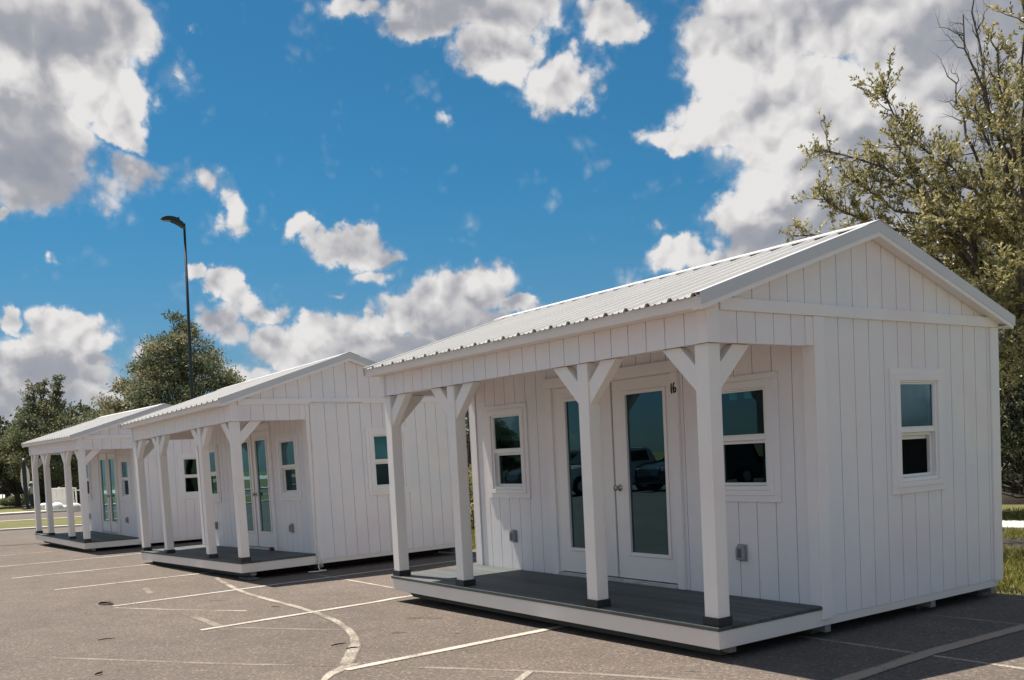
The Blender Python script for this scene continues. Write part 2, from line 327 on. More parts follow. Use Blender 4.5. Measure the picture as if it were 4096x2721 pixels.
def billow(vec, octs=((15, .50), (34, .30), (78, .20))):       # rounded puffs with sharp creases, three octaves
    out = None
    for sc, w in octs:
        n = wnoise(vec, sc, 0, .5); v = WM('MULTIPLY', WM('ABSOLUTE', WM('SUBTRACT', n.outputs['Fac'], .5)), w*3.6)
        out = v if out is None else WM('ADD', out, v)
    return out
b0 = billow(G); n_big = wnoise(G, 26, 7, .62)
fb = WM('SUBTRACT', n_big.outputs['Fac'], .5)
dens = WM('MULTIPLY_ADD', D, 1.25, WM('MULTIPLY', WM('SUBTRACT', b0, .36), .46))
dens = WM('ADD', dens, WM('MULTIPLY', fb, .60))
alpha = WM('ADD', WM('MULTIPLY', WR(dens, .10, .52), .45), WM('MULTIPLY', WR(dens, .22, .46), .55))
# relief: brighter where a puff faces the sun (up and to the left), darker on its far side
def shifted(d):
    o_ = nt.nodes.new('ShaderNodeVectorMath'); o_.operation = 'ADD'; L.new(G, o_.inputs[0]); o_.inputs[1].default_value = d; return o_.outputs[0]
OC = ((15, .50), (34, .36), (70, .12))
rel = WM('SUBTRACT', billow(G, OC), billow(shifted((-.005, -.004, .013)), OC))
n_l1 = wnoise(G, 7, 2, .5); n_l2 = wnoise(shifted((-.015, -.01, .04)), 7, 2, .5)
rel2 = WM('SUBTRACT', n_l1.outputs['Fac'], n_l2.outputs['Fac'])
lit = WM('ADD', WM('MULTIPLY', rel, 1.0), WM('MULTIPLY', rel2, 1.3))
lit = WM('ADD', lit, WM('MULTIPLY', fb, .75))
veil = WM('MULTIPLY', WR(D, .10, .55), .42); alpha = WM('MAXIMUM', alpha, veil)
lit_k = WM('SUBTRACT', 1.0, WM('MULTIPLY', gray, .55)); lit = WM('MULTIPLY', lit, lit_k)
thick = WR(dens, .35, 1.0)
bright = WM('SUBTRACT', .82, WM('MULTIPLY', gray, .50))
bright = WM('SUBTRACT', bright, WM('MULTIPLY', thick, .17))
bright = WM('ADD', bright, WM('MULTIPLY', Wb, .22)); bright = WM('ADD', bright, lit, None, True)
cr = nt.nodes.new('ShaderNodeValToRGB'); L.new(bright, cr.inputs[0]); e = cr.color_ramp.elements
e[0].position = 0; e[0].color = (.36,.395,.46,1); e[1].position = 1; e[1].color = (1.0,.98,.965,1)
for p, c in ((.35,(.47,.48,.53)), (.65,(.74,.73,.745))):
    x = e.new(p); x.color = (*c, 1)
cs = nt.nodes.new('ShaderNodeVectorMath'); cs.operation = 'SCALE'; L.new(cr.outputs[0], cs.inputs[0]); cs.inputs['Scale'].default_value = 4.6
sk = nt.nodes.new('ShaderNodeMix'); sk.data_type = 'RGBA'; sk.blend_type = 'MULTIPLY'; sk.inputs[0].default_value = 1
L.new(sky.outputs[0], sk.inputs[6])
tn = nt.nodes.new('ShaderNodeMix'); tn.data_type = 'RGBA'; L.new(WR(el, .0, .30), tn.inputs[0]); tn.inputs[6].default_value = (.26,.33,.385,1); tn.inputs[7].default_value = (.135,.395,.47,1); L.new(tn.outputs[2], sk.inputs[7])
mx = nt.nodes.new('ShaderNodeMix'); mx.data_type = 'RGBA'
L.new(WM('MULTIPLY', alpha, WR(el, -.01, .03, 0, 1)), mx.inputs[0]); L.new(sk.outputs[2], mx.inputs[6]); L.new(cs.outputs[0], mx.inputs[7])
bg = nt.nodes.new('ShaderNodeBackground'); bg.inputs['Strength'].default_value = .1; L.new(mx.outputs[2], bg.inputs['Color'])
wo = nt.nodes.new('ShaderNodeOutputWorld'); L.new(bg.outputs[0], wo.inputs[0])
world.cycles.sampling_method = 'MANUAL'; world.cycles.sample_map_resolution = 1024
scene.view_settings.view_transform = 'Standard'; scene.view_settings.look = 'None'; scene.view_settings.exposure = .8; scene.view_settings.gamma = 1
scene.cycles.max_bounces = 8; scene.cycles.transparent_max_bounces = 12

# ------------------------------------------------------------ cabins
# local frame: x = -a (a runs along the front, away from the open corner), y = b (depth), z up
LEN, DEP, PD = 4.90, 3.81, 1.168
ZD, ZH, ZE = .25, 2.262, 2.488            # deck top, header bottom, header top
SL = .3265
def sheet_z(b): return 2.565 + SL*(min(b, DEP-b)+.16)     # roof sheet plane
def board_z(b): return sheet_z(b) - .035

def siding(a_vals, zb, ztop, holes, plane, at, out, depth_in=.09, name='wall', parent=None, g0=0.0, full=True):
    """grooved panel siding; u runs along the wall. plane 'front' (u=a, y=at) or 'side' (u=b, x=at). out = sign of outward normal"""
    u0, u1 = a_vals; gw = .0095; gd = .013
    gs = []; u = g0
    while u < u1 - .03:
        if u > u0 + .03: gs.append(u)
        u += .1985
    brk = {u0, u1}
    for g in gs: brk |= {g-gw/2, g+gw/2}
    for h in holes: brk |= {h[0], h[1]}
    if callable(ztop): brk.add(DEP/2)
    brk = sorted(x for x in brk if u0-1e-6 <= x <= u1+1e-6)
    zt = ztop if callable(ztop) else (lambda u: ztop)
    m = MB()
    def P(u, z, d):
        return (-u, at - out*d if False else at + d*(-out), z) if plane == 'front' else (at + d*(-out), u, z)
    for i in range(len(brk)-1):
        a, b = brk[i], brk[i+1]; mid = (a+b)/2
        if b-a < 1e-5: continue
        ing = any(abs(mid-g) < gw/2 for g in gs); d = gd if ing else 0
        spans = [(zb, None)]
        for h in holes:
            if h[0]-1e-6 <= mid <= h[1]+1e-6:
                ns = []
                for (s, e) in spans:
                    ns.append((s, h[2])) if h[2] > s else None
                    ns.append((h[3], e))
                spans = ns
        for s, e in spans:
            e1, e2 = (zt(a), zt(b)) if e is None else (e, e)
            if e1 - s < 1e-4 and e2 - s < 1e-4: continue
            m.poly([P(a,s,d), P(b,s,d), P(b,e2,d), P(a,e1,d)])
            if full: m.poly([P(a,s,depth_in), P(a,e1,depth_in), P(b,e2,depth_in), P(b,s,depth_in)])
            if ing:
                m.poly([P(a,s,0), P(a,s,d), P(a,e1,d), P(a,e1,0)]); m.poly([P(b,s,d), P(b,s,0), P(b,e2,0), P(b,e2,d)])
    return m.build(name, M['siding'], parent)

def frame_boxes(m, rect, w, f, d0, d1, wb=None):
    """four boxes round a rectangle; f(u0,u1,z0,z1,d0,d1) adds a box"""
    u0, u1, z0, z1 = rect; wb = wb or w
    f(m, u0, u1, z1-w, z1, d0, d1); f(m, u0, u1, z0, z0+wb, d0, d1)
    f(m, u0, u0+w, z0+wb, z1-w, d0, d1); f(m, u1-w, u1, z0+wb, z1-w, d0, d1)

def window(parent, plane, at, out, rect, open_gap=0, label=None):
    """rect = visible vinyl frame (u0,u1,z0,z1); two-layer casing outside it; double hung sashes"""
    def f(m, u0, u1, z0, z1, d0, d1):     # d measured outwards from the siding
        y0, y1 = at + out*d0, at + out*d1
        if plane == 'front': m.box(-u1, -u0, y0, y1, z0, z1)
        else: m.box(y0, y1, u0, u1, z0, z1)
    u0, u1, z0, z1 = rect
    fm = MB(); frame_boxes(fm, (u0, u1, z0, z1), .030, f, -.06, .014, .034)
    w = fm.build('window', M['vinyl'], parent, bevel=.003)
    if label: w['label'] = label
    c = MB()
    frame_boxes(c, (u0-.112, u1+.112, z0-.098, z1+.092), .058, f, .001, .018)
    frame_boxes(c, (u0-.056, u1+.056, z0-.043, z1+.042), .0555, f, .0, .030, .0425)
    c.build('casing', M['trim'], w, bevel=.003)
    zm = (z0+z1)/2 + .0
    s = MB(); f(s, u0+.03, u1-.03, zm-.017, zm+.020, -.030, .008)                   # check rail of the upper sash
    frame_boxes(s, (u0+.030, u1-.030, zm+.0205, z1-.031), .012, f, -.020, .004)
    s.build('sash', M['vinyl'], w, bevel=.002)
    s = MB(); frame_boxes(s, (u0+.032, u1-.032, z0+.035+open_gap*0, zm-.018), .026, f, -.056, -.026)   # lower sash, set back
    if open_gap: f(s, u0+.034, u1-.034, zm-.075, zm-.045, -.085, -.060)
    s.build('sash', M['vinyl'], w, bevel=.002)
    g = MB()
    def pane(a, b, c_, d_, k):
        y = at + out*k
        g.poly([(-b,y,c_),(-a,y,c_),(-a,y,d_),(-b,y,d_)] if plane == 'front' else [(y,a,c_),(y,b,c_),(y,b,d_),(y,a,d_)])
    pane(u0+.04, u1-.04, zm+.03, z1-.04, -.008); g.build('glass', M['glass'], w)
    if open_gap:
        g = MB(); f(g, u1-.165, u1-.062, z0+.06, zm-.075, -.30, -.29); g.build('blind', M['blind'], w)
    else:
        g = MB(); pane(u0+.055, u1-.055, z0+.058, zm-.04, -.042); g.build('glass', M['screen'], w)
    return w

def thick_line(m, pts, w, y, th=.0012):
    """a brush stroke in the x,z plane, w wide"""
    pts = [Vector((p[0], 0, p[1])) for p in pts]; L_, R_ = [], []
    for i, p in enumerate(pts):
        t = (pts[min(i+1, len(pts)-1)] - pts[max(i-1, 0)]).normalized(); n = Vector((-t.z, 0, t.x))
        ww = w*(.75+.25*math.sin(math.pi*i/(len(pts)-1)))/2
        L_.append(p+n*ww); R_.append(p-n*ww)
    for i in range(len(pts)-1):
        q = [L_[i], L_[i+1], R_[i+1], R_[i]]
        m.prism([(v.x, y, v.z) for v in q], (0, th, 0))

def make_cabin(name, loc, rot, label, number=True, gap=0, blind=0, narrow=False):
    # door layout: right casing, leaf 2, meeting line, leaf 1, left casing (the two farther cabins have narrower leaves)
    dr0, dr1, l2a, l2b, l1a, l1b, dl0, dl1 = (1.452, 1.537, 1.541, 2.352, 2.366, 3.252, 3.300, 3.393) if not narrow else (1.375, 1.462, 1.466, 2.158, 2.172, 2.880, 2.925, 3.015)
    gl2, gl1 = ((1.652, 2.160), (2.575, 3.085)) if not narrow else ((1.580, 2.020), (2.325, 2.765))
    root = empty(name, loc, rot); tag(root, label, 'cabin', 'white cabins in a row on the car park')
    T = M['trim']
    # --- openings
    W1 = (3.882, 4.465, 1.153, 2.013); W2 = (.468, 1.046, 1.153, 2.013); W3 = (2.238, 2.80, 1.150, 2.012)
    DO = (dr1-.007, dl0+.005, .262, 2.212)
    # --- walls
    hole = lambda r: (r[0]+.004, r[1]-.004, r[2]+.004, r[3]-.004)
    siding((0, LEN), ZD-.02, 2.50, [hole(W1), hole(W2), DO], 'front', PD, -1, name='wall', parent=root, g0=.021)
    siding((PD, DEP), .158, 2.492, [hole(W3)], 'side', 0.0, 1, name='wall', parent=root, g0=.8735)
    siding((PD, DEP), .158, 2.492, [], 'side', -LEN, -1, name='wall', parent=root, g0=.8735)
    siding((0, LEN), .158, 2.50, [], 'front', DEP, 1, name='wall', parent=root, g0=.021)
    # gable triangles above the band
    siding((.02, DEP-.02), 2.50, lambda u: max(2.501, board_z(u)-.02), [], 'side', -.001, 1, name='gable', parent=root, g0=.0795)
    siding((.02, DEP-.02), 2.50, lambda u: max(2.501, board_z(u)-.02), [], 'side', -LEN+.001, -1, name='gable', parent=root, g0=.0795)
    # --- corner boards, band, door-wall trims
    m = MB()
    m.box(.001, .020, PD-.018, PD+.105, .145, 2.487); m.box(-.10, .0005, PD-.018, PD+.0, ZD+.001, 2.487)
    m.box(.001, .020, DEP-.11, DEP+.019, .150, 2.487)
    m.box(-LEN-.020, -LEN-.001, PD-.018, PD+.105, .145, 2.487); m.box(-LEN-.0005, -LEN+.11, PD-.018, PD, ZD+.001, 2.487)
    m.box(-LEN-.020, -LEN-.001, DEP-.11, DEP+.019, .150, 2.487)
    m.split('corner_board', T, root, bevel=.003)
    m = MB(); m.box(-.002, .026, .118, DEP+.015, 2.4885, 2.578); m.box(-LEN-.026, -LEN+.002, .118, DEP+.015, 2.4885, 2.578)
    m.split('band_board', T, root, bevel=.003)
    # --- header beam round the porch (grooved panel over a core)
    m = MB(); m.box(-LEN+.012, -.012, .012, .115, ZH+.003, ZE-.002); m.box(-.115, -.012, .116, PD-.019, ZH+.003, ZE-.002); m.box(-LEN+.012, -LEN+.115, .116, PD-.019, ZH+.003, ZE-.002)
    core = m.build('header', M['soffit'], root)
    siding((.0, LEN), ZH, ZE, [], 'front', 0.0, -1, .0115, 'header_panel', core, g0=.219-.1985)
    siding((.0, PD-.019), ZH, ZE, [], 'side', 0.0, 1, .0115, 'header_panel', core, g0=.108)
    siding((.0, PD-.019), ZH, ZE, [], 'side', -LEN, -1, .0115, 'header_panel', core, g0=.108)
    m = MB(); m.box(.001, .014, -.010, .112, ZH-.001, 2.575); m.box(-.085, .0005, -.012, -.001, ZH-.001, ZE)
    m.box(-LEN-.014, -LEN-.001, -.010, .112, ZH-.001, 2.575); m.box(-LEN-.0005, -LEN+.085, -.012, -.001, ZH-.001, ZE)
    m.box(.001, .010, PD-.105, PD-.0195, ZH+.001, 2.485)
    m.split('corner_board', T, core, bevel=.003)
    # porch ceiling
    m = MB(); m.box(-LEN+.05, -.05, .05, PD-.001, 2.455, 2.475); m.build('porch_ceiling', M['soffit'], root)
    # --- roof
    rb = MB()
    def slab(m, a0, a1, b0, b1, zf, dz0, dz1):     # sloped slab along b
        m.prism([(-a0, b0, zf(b0)+dz0), (-a0, b1, zf(b1)+dz0), (-a0, b1, zf(b1)+dz1), (-a0, b0, zf(b0)+dz1)], (-(a1-a0), 0, 0))
    e0, e1 = -.145, DEP+.145; mid = DEP/2
    for b0, b1 in ((e0, mid), (mid, e1)): slab(rb, -.060, LEN+.10, b0, b1, sheet_z, -.034, -.006)
    roof = rb.build('roof', M['soffit'], root)
    # ribbed sheet
    per = .2286; prof = [(-.032,0),(-.014,.024),(.014,.024),(.032,0),(.066,0),(.074,.008),(.084,.008),(.092,0),(.136,0),(.144,.008),(.154,.008),(.162,0)]
    for side in (0, 1):
        st = MB(); A = -.098
        pts = []; k = 0; a = -.040
        while a < LEN+.40:
            for (da, h) in prof: pts.append((a+da, h))
            a += per
        pts = [(A, .0)] + [p for p in pts if p[0] > A+.002]
        def row(b, aend, dz):
            return [(-min(a_, aend), b, sheet_z(b)+h+dz) for a_, h in pts]
        be = -.165 if side == 0 else DEP+.165
        r0 = row(be, LEN+.10, 0); r1 = row(mid, LEN+.27, 0); u0 = row(be, LEN+.10, -.004); u1 = row(mid, LEN+.27, -.004)
        n = len(pts); base = 0
        for r in (r0, r1, u0, u1): st.v += r
        for i in range(n-1):
            if abs(r0[i][0]-r0[i+1][0]) < 1e-7 and abs(r1[i][0]-r1[i+1][0]) < 1e-7: continue
            st.f.append((i, i+1, n+i+1, n+i)); st.f.append((2*n+i, 3*n+i, 3*n+i+1, 2*n+i+1))
            st.f.append((i, 2*n+i, 2*n+i+1, i+1)); st.f.append((n+i, n+i+1, 3*n+i+1, 3*n+i))
        st.build('roof_sheet', M['roof'], roof)
    # ridge cap on the ribs, folded with a small turned-down lip
    rc = MB(); capw = .165
    for sgn in (-1, 1):
        b1 = mid + sgn*capw
        z1, z0 = sheet_z(mid)+.027, sheet_z(b1)+.027
        a0, a1 = -.112, LEN+.28
        rc.prism([(-a0, mid, z1+.003), (-a0, b1, z0+.003), (-a0, b1, z0), (-a0, mid, z1)], (-(a1-a0), 0, 0))
        rc.prism([(-a0, b1, z0), (-a0, b1+sgn*.004, z0-.002), (-a0, b1+sgn*.004, z0-.008), (-a0, b1, z0-.007)], (-(a1-a0), 0, 0))
    rc.build('ridge_cap', M['flash'], roof)
    # rake trims: folded steel angle, painted board behind it, soffit return
    for sg, x in ((1, .104), (-1, -LEN-.10)):
        tr = MB(); bd = MB()
        for b0, b1 in ((-.165, mid), (mid, DEP+.165)):
            zz = lambda b: sheet_z(b)
            tr.prism([(x, b0, zz(b0)+.024), (x, b1, zz(b1)+.024), (x, b1, zz(b1)-.066), (x, b0, zz(b0)-.066)], (-sg*.003, 0, 0))
            tr.prism([(x-sg*.003, b0, zz(b0)+.0235), (x-sg*.003, b1, zz(b1)+.0235), (x-sg*.003, b1, zz(b1)+.0205), (x-sg*.003, b0, zz(b0)+.0205)], (-sg*.052, 0, 0))
            bx = x-sg*.004; c0, c1 = max(b0, -.14), min(b1, DEP+.14)
            bd.prism([(bx, c0, zz(c0)-.008), (bx, c1, zz(c1)-.008), (bx, c1, zz(c1)-.102), (bx, c0, zz(c0)-.102)], (-sg*.020, 0, 0))
            bd.prism([(bx-sg*.021, c0, zz(c0)-.082), (bx-sg*.021, c1, zz(c1)-.082), (bx-sg*.021, c1, zz(c1)-.094), (bx-sg*.021, c0, zz(c0)-.094)], (-sg*.075, 0, 0))
        if sg < 0:
            pass
        tr.build('rake_trim', M['flash'], roof); bd.build('rake_board', T, roof)
    fm = MB()
    for s, b in ((-1, -.142), (1, DEP+.142)):
        fm.box(-LEN-.095, .099, b, b-s*.020, 2.487, 2.566)
        fm.box(-LEN-.09, .095, b-s*.021, (.0 if s < 0 else DEP)+s*.0005, 2.4885, 2.498)
    fm.split('fascia', M['rim'], roof, bevel=.003)
    # --- deck
    dm = MB(); nb = 8; w = (PD+.012)/nb
    for i in range(nb):
        dm.box(-LEN-.012, .012, -.014+i*w+.003, -.014+(i+1)*w-.003 - (0.002 if i == nb-1 else 0), ZD-.028, ZD)
    deck = dm.build('deck', M['deck'], root, bevel=.004)
    m = MB(); m.box(-LEN, 0, 0, .038, .090, ZD-.030); m.box(-.038, .001, .039, PD+.01, .090, ZD-.030); m.box(-LEN-.001, -LEN+.038, .039, PD+.01, .090, ZD-.030)
    m.split('rim_board', M['rim'], deck, bevel=.004)
    m = MB(); m.box(-.04, -.004, PD+.012, DEP-.06, .090, .157); m.box(-LEN+.004, -LEN+.04, PD+.012, DEP-.06, .090, .157); m.box(-LEN+.004, -.004, DEP-.06, DEP-.02, .090, .157)
    m.split('rim_board', M['rim'], root, bevel=.004)
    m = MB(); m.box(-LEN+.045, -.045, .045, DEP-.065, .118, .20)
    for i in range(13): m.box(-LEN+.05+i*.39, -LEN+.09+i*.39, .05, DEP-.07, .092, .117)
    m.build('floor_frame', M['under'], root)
    for b in (.16, 1.20, 2.665, 3.655):
        m = MB()
        m.prism([(-.14, b, .0895), (-LEN+.07, b, .0895), (-LEN+.07, b, .055), (-LEN+.17, b, .004), (-.14, b, .004)], (0, .085, 0))
        sk_ = m.build('skid', M['skid'], root, bevel=.004)
        m = MB(); m.box(-.135, -.055+.045*(b>1), b+.008, b+.078, .032, .0893); m.build('skid_end', M['skid_end'], sk_, bevel=.004)
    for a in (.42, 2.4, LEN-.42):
        m = MB(); m.box(-a-.05, -a+.05, .26, DEP-.25, -.004, .088); m.build('underfloor_light_block', M['underfloor_black'], root)  # added blocks that keep light out of the gap under the cabin
    # --- posts with boots and braces
    def brace(a, sgn):      # 45 degree brace in the front plane
        m = MB(); w_ = .185; x0 = -a; s = -sgn
        p = [(x0, .035, 1.920), (x0, .035, 2.105), (x0+s*(ZH-2.105), .035, ZH-.001), (x0+s*(ZH-1.920), .035, ZH-.001)]
        m.prism(p, (0, .085, 0)); return m
    for i, a in enumerate((.018, 1.345, 3.415, 4.755)):
        m = MB(); m.box(-a-.130, -a, .020, .143, ZD+.001, ZH-.001); po = m.build('post', M['post'], root, bevel=.005)
        m = MB(); m.box(-a-.142, -a+.012, .008, .155, ZD+.0005, ZD+.062); bo = m.build('post_boot', M['boot'], po, bevel=.003)
        if i < 3: brace(a+.1305, 1).build('brace', M['post'], root, bevel=.004)
        if i > 0: brace(a-.0005, -1).build('brace', M['post'], root, bevel=.004)
        if i in (0, 3):
            m = MB(); x = -a-.108 if i == 0 else -a-.108
            m.prism([(x,   .1435, 1.920), (x,   .1435, 2.105), (x,   .1435+ZH-2.105, ZH-.001), (x,   .1435+ZH-1.920, ZH-.001)], (.085, 0, 0))
            m.build('brace', M['post'], root, bevel=.004)
    # --- windows
    window(root, 'front', PD, -1, W1); window(root, 'front', PD, -1, W2); w3_ = window(root, 'side', 0, 1, W3, open_gap=gap)
    if blind: m = MB(); m.box(-.10, -.095, W3[0]+.04, W3[1]-.04, 1.61, W3[3]-.03); m.build('blind', M['blind_light'], w3_)
    # --- door casing
    y = PD
    m = MB(); m.box(-dl1, -dl0, y-.032, y-.0005, ZD+.001, 2.2105); m.box(-dr1, -dr0, y-.032, y-.0005, ZD+.001, 2.2105)
    m.box(-dl1-.042, -dr0, y-.036, y-.0005, 2.2115, 2.318)
    dc = m.build('door_casing', T, root, bevel=.003)
    if number:
        m = MB(); zc = 2.066; xc = -1.492; k = 1.12
        thick_line(m, [(xc-.023*k, zc+.040*k), (xc-.0255*k, zc+.012*k), (xc-.026*k, zc-.018*k), (xc-.018*k, zc-.040*k), (xc-.014*k, zc-.034*k)], .0195, y-.0335)
        thick_line(m, [(xc-.028*k, zc+.025*k), (xc-.023*k, zc+.040*k)], .013, y-.0337)
        six = [(xc+.012*k, zc+.046*k), (xc+.001*k, zc+.030*k), (xc-.004*k, zc+.008*k), (xc-.003*k, zc-.020*k), (xc+.008*k, zc-.034*k), (xc+.020*k, zc-.028*k), (xc+.025*k, zc-.010*k), (xc+.018*k, zc+.006*k), (xc+.006*k, zc-.002*k), (xc-.0*k, zc-.014*k)]
        thick_line(m, six, .0195, y-.0335)
        m.build('house_number', M['ink'], dc)
    # --- double glazed doors
    def leaf(a0, a1, g0, g1, astragal):
        m = MB(); z0, z1 = .297, 2.203; yy0, yy1 = y-.010, y+.034
        gz0, gz1 = .552, 2.058
        m.box(-a1, -g1, yy0, yy1, z0, z1); m.box(-g0, -a0, yy0, yy1, z0, z1); m.box(-g1, -g0, yy0, yy1, z0, gz0); m.box(-g1, -g0, yy0, yy1, gz1, z1)
        d = m.build('door', M['door'], root)
        m = MB(); k = .036
        for (p, q, r_, s) in ((g0-k, g0, gz0-k, gz1+k), (g1, g1+k, gz0-k, gz1+k)): m.box(-q, -p, yy0-.012, yy0-.0005, r_, s)
        m.box(-g1, -g0, yy0-.012, yy0-.0005, gz1, gz1+k); m.box(-g1, -g0, yy0-.012, yy0-.0005, gz0-k, gz0)
        m.build('door_moulding', M['door'], d, bevel=.005)
        m = MB(); m.poly([(-g1, y+.004, gz0), (-g0, y+.004, gz0), (-g0, y+.004, gz1), (-g1, y+.004, gz1)]); m.build('glass', M['doorglass'], d)
        return d
    d1 = leaf(l1a, l1b, gl1[0], gl1[1], True); d2 = leaf(l2a, l2b, gl2[0], gl2[1], False)
    m = MB(); m.box(-l1a-.039, -l1a+.002, y-.026, y-.0105, .30, 2.20); m.build('astragal', M['door'], d1, bevel=.003)
    m = MB(); m.box(-dl0+.001, -l1b-.004, y-.006, y+.05, ZD+.04, 2.2105); m.box(-dl0+.001, -dr1-.001, y-.006, y+.05, 2.2065, 2.2110)
    m.split('door_jamb', T, dc)
    m = MB(); m.box(-l1b-.006, -l2a+.002, y+.036, y+.046, .27, 2.21); m.build('door_backing', M['backing'], dc)  # one black panel behind both leaves, filling the doorway
    m = MB(); m.box(-dl0+.001, -dr1-.0015, y-.050, y+.05, ZD+.001, ZD+.022); m.box(-dl0+.001, -dr1-.0015, y-.022, y+.05, ZD+.0225, ZD+.036); m.build('door_sill', M['sill'], dc, bevel=.003)
    kn = MB(); kx, kz = -l2b+.060, 1.172
    def ylathe(m, prof, x, y_, z, seg=18):
        n0 = len(m.v)
        for r, d in prof:
            for k in range(seg):
                t = 2*math.pi*k/seg; m.v.append((x+r*math.cos(t), y_-d, z+r*math.sin(t)))
        for i in range(len(prof)-1):
            for k in range(seg):
                l = (k+1) % seg; m.f.append((n0+i*seg+k, n0+(i+1)*seg+k, n0+(i+1)*seg+l, n0+i*seg+l))
        q = n0+(len(prof)-1)*seg; m.f.append(tuple(q+k for k in range(seg)))
    ylathe(kn, [(.033,0),(.033,.006),(.026,.010),(.013,.014),(.012,.034),(.022,.042),(.028,.052),(.027,.064),(.018,.071),(.004,.073)], kx, y-.010, kz)
    kn.build('door_knob', M['nickel'], d2, smooth=True)
    # --- outdoor outlets with bubble covers
    for a in (4.120, .783):
        m = MB(); m.box(-a-.052, -a+.052, y-.012, y-.0005, .553, .697); o = m.build('outlet', M['outlet'], root, bevel=.006)
        m = MB()
        pr = [(-a-.044, .565), (-a+.044, .565), (-a+.044, .655), (-a+.030, .683), (-a-.030, .683), (-a-.044, .655)]
        m.prism([(p[0], y-.050, p[1]) for p in pr], (0, .0375, 0)); cv = m.build('outlet_cover', M['outlet'], o, bevel=.008)
        m = MB(); m.box(-a-.018, -a+.024, y-.0525, y-.0503, .585, .662); m.build('cover_window', M['outlet_d'], cv, bevel=.004)
    # --- inside: floor, ceiling, partition, so that the glass looks into a room
    m = MB(); m.box(-LEN+.095, -.095, PD+.095, DEP-.095, .205, .245); m.build('inside_floor', M['infloor'], root)
    m = MB(); m.box(-LEN+.095, -.095, PD+.095, DEP-.095, 2.44, 2.47); m.box(-LEN+.092, -.092, DEP-.1, DEP-.091, .25, 2.44); m.box(-1.22, -1.17, 2.9, DEP-.11, .25, 2.44)
    m.split('inside_lining', M['inwall'], root)
    return root

cab1 = make_cabin('cabin', (0, 0, 0), (.0013, .0081, 0), 'nearest white cabin, with the black number 16 beside its double glass doors', True, 1)
cab2 = make_cabin('cabin', (-8.689, -.416, .021), (.0048, -.0096, .035), 'middle white cabin, with a white cable running down its gable corner to the ground', False, 0, 1, True)
cab3 = make_cabin('cabin', (-17.793, -.745, -.011), (-.0047, .012, .048), 'farthest white cabin, its roof partly hidden behind the middle cabin', False, 0, 0, True)

# two small paper notices inside the right front window of the nearest cabin
w2_ = [o for o in bpy.data.objects if o.parent == cab1 and o.name.startswith('window')][1]
for (a0, a1, z0, z1) in ((.802,.884,1.909,1.965),(.641,.723,1.912,1.965)):
    m = MB(); m.box(-a1, -a0, PD+.0125, PD+.0135, z0, z1); m.build('paper_notice', M['paper'], w2_)
# cable stapled along band and corner of the middle cabin
m = MB(); m.tube([(.034, 2.10, 2.50), (.034, 1.7, 2.505), (.034, 1.24, 2.515), (.030, 1.215, 2.48), (.030, 1.205, 1.6), (.030, 1.185, .8), (.032, 1.175, .24), (.05, 1.17, .13), (.085, 1.15, .055), (.16, 1.13, .010), (.23, 1.20, .008), (.26, 1.06, .008), (.19, .93, .008)], .0085, 6)
m.tube([(.033, 1.195, .26), (.075, 1.20, .14), (.09, 1.205, .075), (.075, 1.20, .06), (.062, 1.195, .12)], .005, 5)
m.build('cable', M['cable'], cab2, smooth=True)
m = MB(); m.box(.022, .05, 1.150, 1.20, .215, .29); m.build('cable_clamp', M['cable'], cab2, bevel=.003)

# ------------------------------------------------------------ ground
def asphalt_nodes(m, nt, b):
    n1 = noise(nt, .35, 3, .5, coord='World'); n2 = noise(nt, 2.6, 5, .6, coord='World')
    n3 = noise(nt, 95, 3, .7, coord='World'); n4 = noise(nt, 38, 3, .6, coord='World')
    r1 = ramp(nt, n1.outputs['Fac'], [(.3, (.108,.092,.082)), (.7, (.135,.114,.101))])
    r2 = ramp(nt, n2.outputs['Fac'], [(.3, (.86,.86,.86)), (.7, (1.1,1.09,1.08))])
    c = mix(nt, 1, r1.outputs['Color'], r2.outputs['Color'], 'MULTIPLY')
    r3 = ramp(nt, n3.outputs['Fac'], [(.25, (.55,.55,.56)), (.48, (.97,.97,.97)), (.62, (1.12,1.11,1.10)), (.74, (1.9,1.87,1.8))])
    c = mix(nt, 1, c, r3.outputs['Color'], 'MULTIPLY')
    r4 = ramp(nt, n4.outputs['Fac'], [(.3, (.80,.80,.80)), (.6, (1.08,1.08,1.08)), (.72, (1.5,1.48,1.44))])
    c = mix(nt, 1, c, r4.outputs['Color'], 'MULTIPLY')
    v = N(nt, 'ShaderNodeTexVoronoi'); v.inputs['Scale'].default_value = 58; gg = N(nt, 'ShaderNodeNewGeometry'); nt.links.new(gg.outputs['Position'], v.inputs['Vector'])
    sp = N(nt, 'ShaderNodeSeparateColor'); nt.links.new(v.outputs['Color'], sp.inputs[0])
    r6 = ramp(nt, sp.outputs[0], [(0, (.66,.65,.64)), (.25, (.92,.92,.91)), (.80, (1.10,1.09,1.08)), (.91, (1.3,1.28,1.25)), (.97, (1.9,1.85,1.75))])
    c = mix(nt, .8, c, r6.outputs['Color'], 'MULTIPLY')
    # oil spots and scuffs
    n5 = noise(nt, .9, 4, .65, stretch=(1,2.2,1), coord='World'); r5 = ramp(nt, n5.outputs['Fac'], [(.64, (0,)*3), (.74, (.35,)*3)])
    c = mix(nt, r5.outputs['Color'], c, (.075,.066,.060))
    add = N(nt, 'ShaderNodeMath', operation='ADD'); nt.links.new(n3.outputs['Fac'], add.inputs[0]); nt.links.new(n4.outputs['Fac'], add.inputs[1])
    b.inputs['Roughness'].default_value = .88; b.inputs['Specular IOR Level'].default_value = .3
    bump(nt, b, add.outputs[0], .75, .006)
    return c
def asphalt():
    m, nt, b = mat('asphalt'); c = asphalt_nodes(m, nt, b); nt.links.new(c, b.inputs['Base Color']); return m
M['asphalt'] = asphalt()
